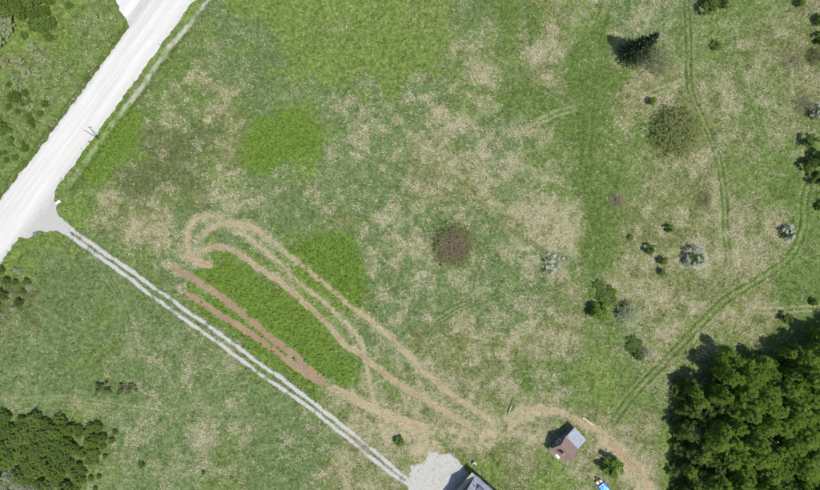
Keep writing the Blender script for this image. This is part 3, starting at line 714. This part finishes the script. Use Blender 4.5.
# scrub left of the road
TL = [(-14, -14), (48, -14), (56, 8), (55, 32), (40, 30), (24, 18), (-14, 14)]
fill(TL, 9.5, lambda u, v, k: tag(place('willow_shrub', u, v, COPSE[k % 3], rng.uniform(.7, 1.05)), 'tall green shrub in the top left thicket, %s' % (('by the picture corner' if u < 12 else 'left of its middle' if u < 28 else 'right of its middle' if u < 42 else 'at its right end')+(', upper row' if v < 4 else ', lower row' if v > 16 else '')), 'shrub', 'shrubs of the top left thicket'))
TG = [(-14, 12), (12, 16), (24, 34), (14, 46), (-14, 50)]
fill(TG, 9.5, lambda u, v, k: tag(place('grey_shrub', u, v, GBUSH[k % 3], rng.uniform(.8, 1.15)), 'grey-green shrub below the top left thicket by the left edge', 'shrub', 'grey-green shrubs left of the road'))
for i, (u, v, s_) in enumerate([(32, 48, .75), (22, 66, .9), (28, 74, .8), (40, 58, .7), (38, 74, .6), (6, 62, .6), (16, 80, .6)]):
    tag(place('grey_shrub', u, v, GBUSH[i % 3], (s_, s_, s_*.7)), 'low grey-green shrub scattered between top left thicket and road', 'shrub', 'grey-green shrubs left of the road')
for i, (u, v, s_, lb) in enumerate([(50, 38, .75, 'single round green bush at the right tip of the top left thicket'), (26, 36, .6, 'small green bush left of the round bush below the thicket'),
    (17, 98, 1.0, 'largest green bush between left picture edge and pale road'), (29, 103, .6, 'small bush touching the right side of the largest roadside bush'),
    (4, 128, .9, 'green bush at the left picture edge beside the road scrub'), (13, 142, .8, 'lower green bush above the road at left picture edge'),
    (32, 122, .6, 'green bush in the scrub nearest to the road'), (86, 34, .45, 'tiny yellow-green bush in the grass left of the upper road'), (70, 6, .6, 'small green bush at the top picture edge right of the thicket'),
    (22, 3, .5, 'small bush inside the top left thicket by the picture edge')]):
    tag(place('green_bush', u, v, (COPSE if i % 2 == 0 else BUSH)[i % 3], (s_*.9, s_*.9, s_*.7)), lb, 'bush', 'bushes left of the road')
RS = [(-14, 84), (30, 84), (52, 104), (36, 138), (10, 168), (-14, 180)]
fill(RS, 12, lambda u, v, k: tag(place('scrub_shrub', u, v, COPSE[k % 3] if rng.random() < .75 else GBUSH[k % 3], (lambda q: (q, q, q*.7))(rng.uniform(.3, .6))), 'low green shrub in the roadside scrub left of the road, %s' % ('uppermost row' if v < 98 else 'upper middle' if v < 118 else 'lower middle' if v < 140 else 'lowest part'), 'shrub', 'roadside scrub'))
LS = [(-14, 262), (8, 262), (30, 274), (36, 288), (24, 306), (6, 318), (-14, 322)]
fill(LS, 11, lambda u, v, k: tag(place('scrub_shrub', u, v, COPSE[k % 3] if rng.random() < .7 else CBARE, rng.uniform(.4, .65)), 'low olive shrub in the left edge scrub below the road, %s' % ('upper part' if v < 278 else 'middle part' if v < 298 else 'lower part'), 'shrub', 'shrubs of the left edge scrub'))

# ------------------------------------------------------------------ single shrubs and trees of the meadow
tr, bo = spruce(13.0, 3.7)
tag(place('spruce_tree', 632, 56, [('trunk', tr, BARK), ('boughs', bo, L_SPRUCE)], rz=.4), 'tall dark pointed spruce with light tips and long shadow, upper right', 'tree')
tag(place('bare_shrub', 658, 62, bare_shrub('s1', 260, 3.4, 3.0, .045, L_OLIVE, 3000, .13, TWIGG)), 'greyish bare shrub touching the right side of the dark spruce', 'shrub', 'bare shrubs')
tag(place('bare_shrub', 675, 131, bare_shrub('s2', 420, 5.8, 3.0, .05, L_OLIVE, 15000, .15, TWIG)), 'largest round olive-brown shrub with fine twigs, upper right', 'shrub', 'bare shrubs')
tag(place('bare_shrub', 453, 246, bare_shrub('s3', 420, 4.6, 2.2, .05, L_OLIVE, 12000, .14, TWIG, .66, 4)+bare_shrub('s3b', 140, 4.1, 2.3, .04, L_PURP, 7000, .13, TWIG)[1:]), 'round purple-brown shrub with a green rim in the meadow centre', 'shrub', 'bare shrubs')
tag(place('bare_shrub', 617, 201, bare_shrub('s4', 130, 2.3, 1.5, .04, L_PURP, 350, .12)), 'small reddish-brown bare shrub beside the green grass path', 'shrub', 'bare shrubs')
tag(place('bare_shrub', 705, 200, bare_shrub('s5', 110, 2.0, 1.2, .04, L_OLIVE, 500, .12)), 'small brownish-green shrub above the large white blossom bush', 'shrub', 'bare shrubs')
tag(place('bare_shrub', 803, 104, bare_shrub('s6', 150, 2.8, 1.6, .04, L_OLIVE, 400, .12)), 'brown bare shrub left of the white bush at the right edge', 'shrub', 'bare shrubs')
tag(place('bare_shrub', 627, 314, bare_shrub('s7', 260, 2.7, 3.0, .045, L_GREY, 3500, .14, TWIGG)), 'grey-green twiggy bush with dark shadow on its left', 'shrub', 'bare shrubs')
tag(place('bare_shrub', 646, 353, bare_shrub('s8', 120, 1.6, 2.0, .04, L_GREY, 350, .13, TWIGG)), 'small grey shrub by the lower bend of the grass path', 'shrub', 'bare shrubs')
tag(place('bare_shrub', 792, 60, bare_shrub('s9', 110, 3.2, .8, .04, L_OLIVE, 700, .12)), 'low flat olive shrub ring in the grass near the top right', 'shrub', 'bare shrubs')
tag(place('bare_shrub', 818, 58, bare_shrub('s10', 160, 2.6, 2.4, .045, L_OLIVE, 1200, .14)), 'brown-green shrub cut by the right edge near the top', 'shrub', 'bare shrubs')
tag(place('blossom_bush', 692, 257, blossom_shrub('b1', 2.75, 1.5, 70, 60)), 'largest white-blossomed bush on the straw meadow, with shadow', 'bush', 'white-blossomed bushes')
tag(place('blossom_bush', 786, 233, blossom_shrub('b2', 1.75, 1.3, 40, 60)), 'small white-blossomed bush beside the curving grass path', 'bush', 'white-blossomed bushes')
tag(place('blossom_bush', 814, 113, blossom_shrub('b3', 1.9, 1.4, 40, 60)), 'white-blossomed bush cut by the right picture edge', 'bush', 'white-blossomed bushes')
mats_ = bare_shrub('s11', 120, 3.1, .9, .05, L_GREY, 900, .14, ST, 0, 4)
pw = crown_points(40, 40, .35, 3.1, .45, .35, .3, .02); vw_, fw_ = leaf_quads(pw, rng.uniform(.12, .26, len(pw)), .6, 2.2); pg = crown_points(26, 60, .3, 3.0, .4, .4, .3, .02); pg = pg-np.array([.7, 0, 0]); vg_, fg_ = leaf_quads(pg, rng.uniform(.12, .24, len(pg)), .5)
tag(place('flattened_shrub', 553, 265, mats_+[('dead_leaves', mk_mesh('flat_dead', vw_, fw_), L_WHITE), ('green_leaves', mk_mesh('flat_green', vg_, fg_), L_DARK)], rz=0), 'flat whitish straw shrub with green gaps, right of the meadow centre', 'shrub')
for i, (u, v, s_, kind, lb) in enumerate([
    (705, 9, 1.35, 'd', 'dark green bush at the top edge right of the spruce'), (722, 4, .8, 'd', 'small dark bush touching the top edge bush on its right'),
    (716, 46, .8, 'd', 'dark low bush standing alone below the top edge bush'), (650, 102, .75, 'o', 'small thin tree with dark round shadow below the spruce'),
    (668, 229, .6, 'b', 'tiny bright green bush above the dark little trees'), (648, 250, .75, 'd', 'upper of the three small dark trees near the white bush'),
    (661, 261, .8, 'o', 'middle of the three small trees near the white bush'), (660, 272, .55, 'd', 'lowest of the three small dark trees near the white bush'),
    (597, 313, 1.3, 'b', 'bright green round tree with black shadow on its left'), (630, 238, .6, 'o', 'low green bush left of the three small dark trees'),
    (638, 356, .7, 'd', 'small dark bush beside the grey shrub at the path'), (818, 22, 1.2, 'o', 'green bush cut by the right edge at the top'), (798, 4, .8, 'o', 'green bush at the top edge near the right corner'),
    (820, 40, 1.0, 'b', 'bright green bush at the right edge near the top'),
    (806, 142, 1.0, 'd', 'dark small tree at the right edge below the white bush'), (805, 166, 1.1, 'd', 'dark small tree at the right edge above the grass path'), (818, 160, 1.3, 'b', 'green tree at the right edge between two dark trees'),
    (817, 180, 1.2, 'd', 'lowest dark tree at the right edge by the path end'), (820, 206, .8, 'b', 'green bush at the right edge right of the grass path'),
    (609, 464, 1.45, 'b', 'round dark green bush standing alone right of the cabin'), (143, 464, .45, 'd', 'tiny dark bush in the grass right of the lower left copse'),
    (204, 473, .3, 'd', 'tiny dark bush on the straw patch left of the driveway'), (812, 302, .6, 'd', 'small dark bush at the right edge below the pale ruts'), (784, 318, .8, 'd', 'dark bush just above the lower right wood'),
    (399, 440, .75, 'b', 'bright green weed bush between driveway and brown tracks'), (622, 27, .01, 'b', '')]):
    if not lb: continue
    pr = {'d': DBUSH, 'b': BUSH, 'o': COPSE}[kind][i % 3]
    zf = .5 if 'low' in lb.split() else (1.15 if 'tree' in lb else .95)
    if kind == 'o': s_ *= .8
    tag(place('small_tree' if 'tree' in lb.split() else 'green_bush', u, v, pr, (s_, s_, s_*zf)), lb, 'tree' if 'tree' in lb.split() else 'bush')
for (u, v, sx, lb) in ((605, 296, 1.5, 'low dark green weed clump above the bright round tree'), (633, 346, 1.3, 'low dark green weed clump between grey bush and path'), (599, 286, .8, 'small low green weed clump at the top of the dark clump')):
    tag(place('weed_clump', u, v, DBUSH[1], (sx, sx, .3)), lb, 'weeds')
# two dark brush clumps in the left field
for (u, v, rx, lb) in ((106, 389, 2.7, 'left and fuller of two dark brush clumps in the left field'), (128, 389, 2.5, 'right and thinner of two dark brush clumps in the left field')):
    V, F, T = twigs(90, rx, 1.5, .05); p = crown_points(22, 60, 1.0, rx*.95, .9, .4, .6, .05); v_, f_ = leaf_quads(p, rng.uniform(.12, .24, len(p)), .3)
    r = place('brush_clump', u, v, [('twigs', mk_mesh('brush_twigs', V, F), TWIG), ('leaves', mk_mesh('brush_leaves', v_, f_), L_BRUSH)], (1, .62, 1), 0)
    tag(r, lb, 'brush', 'dark brush clumps')

# ------------------------------------------------------------------ buildings
SH_BROWN = mat_plain('brown_shingles', (.225, .155, .13), (.165, .115, .098), 2.5, .85, .4, .03)
SH_GREY = mat_plain('blue_grey_shingles', (.27, .30, .34), (.20, .225, .26), 2.2, .8, .4, .03)
SH_SLATE = mat_plain('grey_shingles', (.25, .26, .31), (.17, .18, .215), 1.8, .8, .5, .03)
TANMET = mat_plain('tan_roof', (.36, .34, .25), (.30, .285, .21), 3, .6, .2, .02)
WALL_D = mat_plain('dark_siding', (.13, .13, .135), (.09, .09, .095), 3, .8, .3, .02, stretch=(1, 1, 8))
WALL_W = mat_plain('white_siding', (.72, .71, .68), (.62, .61, .58), 3, .7, .2, .02, stretch=(1, 1, 8))
TRIM = mat_plain('white_trim', (.78, .77, .74), (.7, .69, .66), 5, .6, .1, .01)
GLASS = mat_plain('window_glass', (.03, .035, .04), (.05, .055, .06), 1, .08, .02, .01, spec=.5)
BRICK = mat_plain('chimney_brick', (.30, .19, .15), (.22, .14, .11), 9, .9, .5, .02)

def window(par, x0, x1, z0, z1, yface, sgn, axis='y'):
    """frame + pane + sill on a wall whose outside faces sgn along axis"""
    def bx(mb, a0, a1, c0, c1, d0, d1):
        lo, hi = sorted((yface+sgn*d0, yface+sgn*d1))
        if axis == 'y': mb.box(a0, a1, lo, hi, c0, c1)
        else: mb.box(lo, hi, a0, a1, c0, c1)
    f = MB(); t = .07
    bx(f, x0, x1, z1-t, z1, -.02, .05); bx(f, x0, x0+t, z0+t, z1-t, -.02, .05); bx(f, x1-t, x1, z0+t, z1-t, -.02, .05); bx(f, x0, x1, z0, z0+t, -.02, .05)
    fo = f.build('window', TRIM, par)
    g = MB(); bx(g, x0+t, x1-t, z0+t, z1-t, -.01, .02); g.build('pane', GLASS, fo)
    s_ = MB(); bx(s_, x0-.06, x1+.06, z0-.06, z0-.003, -.01, .1); s_.build('sill', TRIM, fo)

def door(par, x0, x1, z1, yface, sgn):
    f = MB(); lo, hi = sorted((yface-sgn*.01, yface+sgn*.05)); f.box(x0, x1, lo, hi, .12, z1); d = f.build('door', TRIM, par)
    k = MB(); lo, hi = sorted((yface+sgn*.05, yface+sgn*.1)); k.box(x1-.16, x1-.1, lo, hi, 1.02, 1.08); k.build('handle', GLASS, d)

# cabin: local x along the ridge (towards the lower right of the photo), local y across (towards the upper right)
hc = 3.0
cx, cy = W(566.5, 450, hc)
cab = bpy.data.objects.new('cabin', None); C.objects.link(cab); cab.location = (cx, cy, gh(cx, cy)); cab.rotation_euler = (0, 0, R(-47))
tag(cab, 'small cabin with brown gable roof and blue-grey lean-to roof, in the yard', 'house')
Lx = 1.75; hw = 1.85; ez = 2.5; rz_ = 4.0; ly = 2.5      # half length, half width, eave, ridge, lean-to depth
g = MB()
g.box(-Lx, Lx, -hw, hw, -.3, ez)
g.add([(-Lx, -hw, ez), (-Lx, hw, ez), (-Lx, 0, rz_-.12), (Lx, -hw, ez), (Lx, hw, ez), (Lx, 0, rz_-.12)], [(0, 2, 1), (3, 4, 5), (0, 3, 5, 2), (1, 2, 5, 4)])
wl = g.build('wall', WALL_D, cab)
e = .28
sl_ = (rz_-ez)/hw
r_ = MB()
r_.slab([(-Lx-e, -hw-e, ez-e*sl_+.1), (Lx+e, -hw-e, ez-e*sl_+.1), (Lx+e, -.0, rz_+.1), (-Lx-e, -.0, rz_+.1)], .1)
r_.slab([(-Lx-e, 0, rz_+.1), (Lx+e, 0, rz_+.1), (Lx+e, hw+.05, ez-.05*sl_+.1), (-Lx-e, hw+.05, ez-.05*sl_+.1)], .1)
rf = r_.build('roof', SH_BROWN, cab); rf['label'] = 'brown shingled gable roof'
q = MB(); q.box(-Lx-e-.01, Lx+e+.01, -.09, .09, rz_+.06, rz_+.125); q.build('ridge_cap', SH_BROWN, rf)
a_ = MB(); a_.box(-Lx+.1, Lx-.1, hw+.002, hw+ly, -.3, 1.95); a_.build('lean_to_wall', WALL_D, cab)
b_ = MB(); b_.slab([(-Lx-.1, hw+.06, ez+.02), (Lx+.1, hw+.06, ez+.02), (Lx+.1, hw+ly+.25, 2.08), (-Lx-.1, hw+ly+.25, 2.08)], .09)
ro = b_.build('lean_to_roof', SH_GREY, cab); ro['label'] = 'blue-grey lean-to roof'
ch = MB(); ch.box(-.55, .05, -1.35, -.75, 2.7, 4.35); co_ = ch.build('chimney', BRICK, cab)
cp = MB(); cp.box(-.62, .12, -1.42, -.68, 4.352, 4.45); cp.build('cap', SH_BROWN, co_)
# porch hood at the lower left corner, pale step
ph = MB(); ph.slab([(-Lx-.1, -hw-.3, 2.2), (-.35, -hw-.3, 2.2), (-.35, -hw-1.1, 1.95), (-Lx-.1, -hw-1.1, 1.95)], .07); ph.build('porch_roof', SH_BROWN, cab)
for px_ in (-Lx, -.45):
    pp = MB(); pp.box(px_-.0, px_+.09, -hw-1.05, -hw-.96, -.3, 1.94); pp.build('porch_post', TRIM, cab)
stp = MB(); stp.box(.55, 1.6, -hw-.95, -hw-.002, -.2, .28); stp.build('step', TRIM, cab)
door(cab, .65, 1.5, 2.1, -hw, -1)
window(cab, -1.2, -.4, 1.0, 1.9, -hw, -1)
window(cab, -.5, .5, 1.0, 2.0, Lx, 1, 'x'); window(cab, -.5, .5, 1.0, 2.0, -Lx, -1, 'x'); window(cab, -.6, .6, .9, 1.6, hw+ly, 1)

# larger house cut by the lower edge: local x along the upper right side (towards lower right), local y to the upper right
hx0, hy0 = W(472.5, 473, 3.0)
hs = bpy.data.objects.new('house', None); C.objects.link(hs); hs.location = (hx0, hy0, gh(hx0, hy0)); hs.rotation_euler = (0, 0, R(-41))
tag(hs, 'grey-roofed house cut by the bottom edge beside the gravel yard', 'house')
HL, HW, he, hr = 9.5, 7.6, 3.0, 5.6       # length along x, width along -y
g = MB(); g.box(1.15, HL, -HW, -.35, -.3, he)
yc = -(HW+.35)/2
g.add([(1.15, -HW, he), (1.15, -.35, he), (1.15, yc, hr-.15), (HL, -HW, he), (HL, -.35, he), (HL, yc, hr-.15)], [(0, 2, 1), (3, 4, 5), (0, 3, 5, 2), (1, 2, 5, 4)])
g.build('wall', WALL_D, hs)
sl2 = (hr-he)/(HW/2-.18)
r_ = MB(); ye = 0.0; yr = yc
r_.slab([(.85, ye, he-.35*sl2+.12), (HL+.3, ye, he-.35*sl2+.12), (HL+.3, yr, hr+.12), (.85, yr, hr+.12)], .12)
r_.slab([(.85, yr, hr+.12), (HL+.3, yr, hr+.12), (HL+.3, -HW-.35, he-.35*sl2+.12), (.85, -HW-.35, he-.35*sl2+.12)], .12)
rf2 = r_.build('roof', SH_SLATE, hs); rf2['label'] = 'grey shingled main roof'
q = MB(); q.box(.84, HL+.31, yr-.1, yr+.1, hr+.09, hr+.15); q.build('ridge_cap', SH_SLATE, rf2)
# tan strip roof along the upper left side
b_ = MB(); b_.slab([(-.02, -.05, 2.72), (.83, -.05, 2.98), (.83, -HW-.2, 2.98), (-.02, -HW-.2, 2.72)], .08); b_.build('porch_roof', TANMET, hs)['label'] = 'tan porch roof strip'
for k in range(4):
    pp = MB(); yy = -.25-k*2.35; pp.box(.1, .22, yy-.12, yy, -.3, 2.62); pp.build('porch_post', WALL_D, hs)
# dormer
d_ = MB(); d_.box(2.6, 4.2, -2.2, -1.0, he, he+1.55); dm = d_.build('dormer', WALL_D, hs)
dr_ = MB(); dr_.slab([(2.45, -.85, he+1.45), (3.4, -.85, he+2.1), (3.4, -3.1, he+2.1), (2.45, -3.1, he+1.45)], .08); dr_.slab([(3.4, -.85, he+2.1), (4.35, -.85, he+1.45), (4.35, -3.1, he+1.45), (3.4, -3.1, he+2.1)], .08)
dr_.build('dormer_roof', SH_SLATE, dm)
vp = MB(); vp.tube([(1.9, -1.6, he+.4), (1.9, -1.6, he+1.9)], [.07, .07], 8); vp.build('vent_pipe', WALL_W, hs)
window(hs, 2.0, 3.2, 1.0, 2.1, -.35, 1); window(hs, 5.0, 6.4, 1.0, 2.1, -.35, 1); window(hs, -5, -3.6, 1.0, 2.1, 1.15, -1, 'x'); window(hs, 3.05, 3.75, he+.45, he+1.15, -1.0, 1)

# ------------------------------------------------------------------ small things
WOODP = mat_plain('weathered_pole', (.26, .25, .23), (.18, .17, .155), 6, .85, .4, .02, stretch=(1, 1, .1))
x, y = W(99, 139); pole = bpy.data.objects.new('utility_pole', None); C.objects.link(pole); pole.location = (x, y, gh(x, y)); pole.rotation_euler = (R(-6), R(4), 0)
tag(pole, 'dark wooden utility pole leaning over the white road edge', 'pole')
g = MB(); g.tube([(0, 0, -.5), (0, 0, 3), (0, 0, 6.4)], [.12, .10, .08], 9); g.build('shaft', WOODP, pole, True)
g = MB(); g.box(-.45, .45, -.04, .04, 5.96, 6.05); g.build('crossarm', WOODP, pole)
for sx in (-.38, .38):
    g = MB(); g.tube([(sx, 0, 6.062), (sx, 0, 6.12), (sx, 0, 6.22)], [.03, .05, .03], 7); g.build('insulator', TRIM, pole)

x, y = W(36, 234); sg = bpy.data.objects.new('marker_sign', None); C.objects.link(sg); sg.location = (x, y, gh(x, y)); sg.rotation_euler = (0, 0, R(35))
BLUE = mat_plain('sign_blue', (.08, .19, .55), (.07, .16, .48), 4, .5, .05, .01)
tag(sg, 'small blue marker sign on a white post at the driveway mouth', 'sign')
g = MB(); g.box(-.04, .04, -.04, .04, -.3, 1.3); g.build('post', TRIM, sg)
g = MB(); g.box(-.3, .3, -.075, -.045, .85, 1.25); g.build('plate', BLUE, sg)
x, y = W(58.5, 202); cv = MB()
n_ = 12; ro_, ri_ = .3, .25; vv_ = []; ff_ = []
for yy in (-.6, .6):
    for rr in (ro_, ri_):
        for k in range(n_): vv_.append((yy, rr*math.cos(2*math.pi*k/n_), rr*math.sin(2*math.pi*k/n_)))
for k in range(n_):
    k2 = (k+1) % n_
    ff_ += [(k, k2, 2*n_+k2, 2*n_+k), (n_+k, 3*n_+k, 3*n_+k2, n_+k2), (k, n_+k, n_+k2, k2), (2*n_+k, 2*n_+k2, 3*n_+k2, 3*n_+k)]
cv.add(vv_, ff_)
co2 = cv.build('culvert_pipe', TRIM, None, True); co2.location = (x, y, gh(x, y)+.12); co2.rotation_euler = (0, 0, R(35))
tag(co2, 'white culvert pipe end beside the driveway mouth', 'pipe')

PINE = mat_plain('pale_board', (.48, .43, .25), (.40, .35, .2), 4, .75, .2, .01, stretch=(.2, 2, 2))
(xa, ya), (xb, yb) = W(583, 417.5), W(593, 425)
pl = MB(); Lp = math.hypot(xb-xa, yb-ya)
pl.add([(-Lp/2, -.11, 0), (Lp/2, -.11, .02), (Lp/2, .14, .02), (-Lp/2, .14, 0), (-Lp/2, -.14, .06), (Lp/2, -.14, .08), (Lp/2, .14, .08), (-Lp/2, .14, .06)], [(3,2,1,0),(4,5,6,7),(0,1,5,4),(1,2,6,5),(2,3,7,6),(3,0,4,7)])
po = pl.build('plank', PINE); po.location = ((xa+xb)/2, (ya+yb)/2, gh((xa+xb)/2, (ya+yb)/2)+.16); po.rotation_euler = (0, 0, math.atan2(yb-ya, xb-xa))
tag(po, 'pale yellow plank lying in the grass above the cabin', 'plank')
LOGM = mat_plain('bleached_log', (.42, .40, .36), (.30, .28, .25), 5, .8, .4, .02, stretch=(.3, 2, 2))
(xa, ya), (xb, yb) = W(511.5, 405), W(508.5, 414)
lg = MB(); lg.tube([(0, 0, 0), ((xb-xa)*.5, (yb-ya)*.5, .04), (xb-xa, yb-ya, .02)], [.11, .13, .10], 9); lo_ = lg.build('fallen_log', LOGM, None, True); lo_.location = (xa, ya, gh(xa, ya)+.16)
tag(lo_, 'short bleached log lying in the dark rut above the house yard', 'log')

# lumber under a blue tarp, at the lower edge right of the cabin
TARP = mat_plain('blue_tarp', (.05, .20, .62), (.09, .32, .78), 1.6, .35, .5, .08, spec=.5)
LUM = mat_plain('pinkish_board', (.62, .47, .42), (.50, .37, .33), 4, .8, .2, .01, stretch=(.2, 2, 2))
BLK = mat_plain('black_plastic', (.02, .02, .022), (.035, .035, .04), 4, .5, .3, .02)
tx, ty = W(597.2, 479.5); TA = R(-52)
lp = bpy.data.objects.new('lumber_pile', None); C.objects.link(lp); lp.location = (tx, ty, gh(tx, ty)); lp.rotation_euler = (0, 0, TA)
tag(lp, 'pale pinkish boards in two stacks, mostly under a blue tarp', 'lumber')
bm_ = MB(); bm_.box(0, 3.4, -.1, .1, -.04, .04); bme = bm_.mesh('board')
for col_ in (-1, 1):
    for lay in range(5):
        for k in range(3):
            b = link('board', bme, LUM, lp); b.location = (.05+rng.uniform(-.12, .12)+(.15 if col_ > 0 else 0), col_*.40+(k-1)*.215, .2+lay*.1)
nxg, nyg = 34, 26; tv = []; tf = []
for i in range(nxg):
    for j in range(nyg):
        s0 = i/(nxg-1); t0 = j/(nyg-1)*2-1
        xx = .95+s0*3.1; a = abs(t0); yy = t0*1.12 if a < .72 else math.copysign(.806+(a-.72)*.5, t0)
        zz = .86 if a < .72 else .86-(a-.72)/.28*.78
        zz += (fbm(np.array([xx*2.2]), np.array([t0*2.6]), 201, 3)[0]-.5)*.28*(1 if a < .8 else .4)+.10*math.cos(t0*2.2)
        tv.append((xx+(fbm(np.array([t0*4.]), np.array([3.]), 205, 2)[0]-.5)*.3*(1-s0), yy+(fbm(np.array([xx*3]), np.array([t0]), 207, 2)[0]-.5)*.2, max(zz, .06)))
for i in range(nxg-1):
    for j in range(nyg-1): tf.append((i*nyg+j, (i+1)*nyg+j, (i+1)*nyg+j+1, i*nyg+j+1))
tp_ = MB(); tp_.add(tv, tf); tpo = tp_.build('tarp', TARP, None, True); tpo.location = lp.location; tpo.rotation_euler = (0, 0, TA)
so_ = tpo.modifiers.new('thick', 'SOLIDIFY'); so_.thickness = .01
tag(tpo, 'bright blue tarpaulin draped over the boards at the bottom edge', 'tarp')
x, y = W(596.0, 477.6); sc_ = MB()
for k in range(9):
    a = k/9*2*math.pi; sc_.v.append((math.cos(a)*.3*rng.uniform(.6, 1.2), math.sin(a)*.22*rng.uniform(.6, 1.2), .02)); 
sc_.v.append((.03, .02, .24)); sc_.f = [(k, (k+1) % 9, 9) for k in range(9)]+[tuple(range(8, -1, -1))]
sco = sc_.build('plastic_scrap', BLK); sco.location = (x, y, gh(x, y)+.1); tag(sco, 'small black scrap on the grass before the pinkish boards', 'scrap')

# bin beside the house: white body, dark open top
x, y = W(474, 463.5); bn = bpy.data.objects.new('storage_bin', None); C.objects.link(bn); bn.location = (x, y, gh(x, y)); bn.rotation_euler = (0, 0, R(35))
tag(bn, 'small white bin with dark lid on the grass beside the house', 'bin')
g = MB(); g.box(-.38, .38, -.33, .33, -.1, .8); g.build('body', TRIM, bn)
g = MB(); g.box(-.40, .22, -.35, .2, .803, .9); g.build('lid', BLK, bn)
print('objects', len(bpy.data.objects))
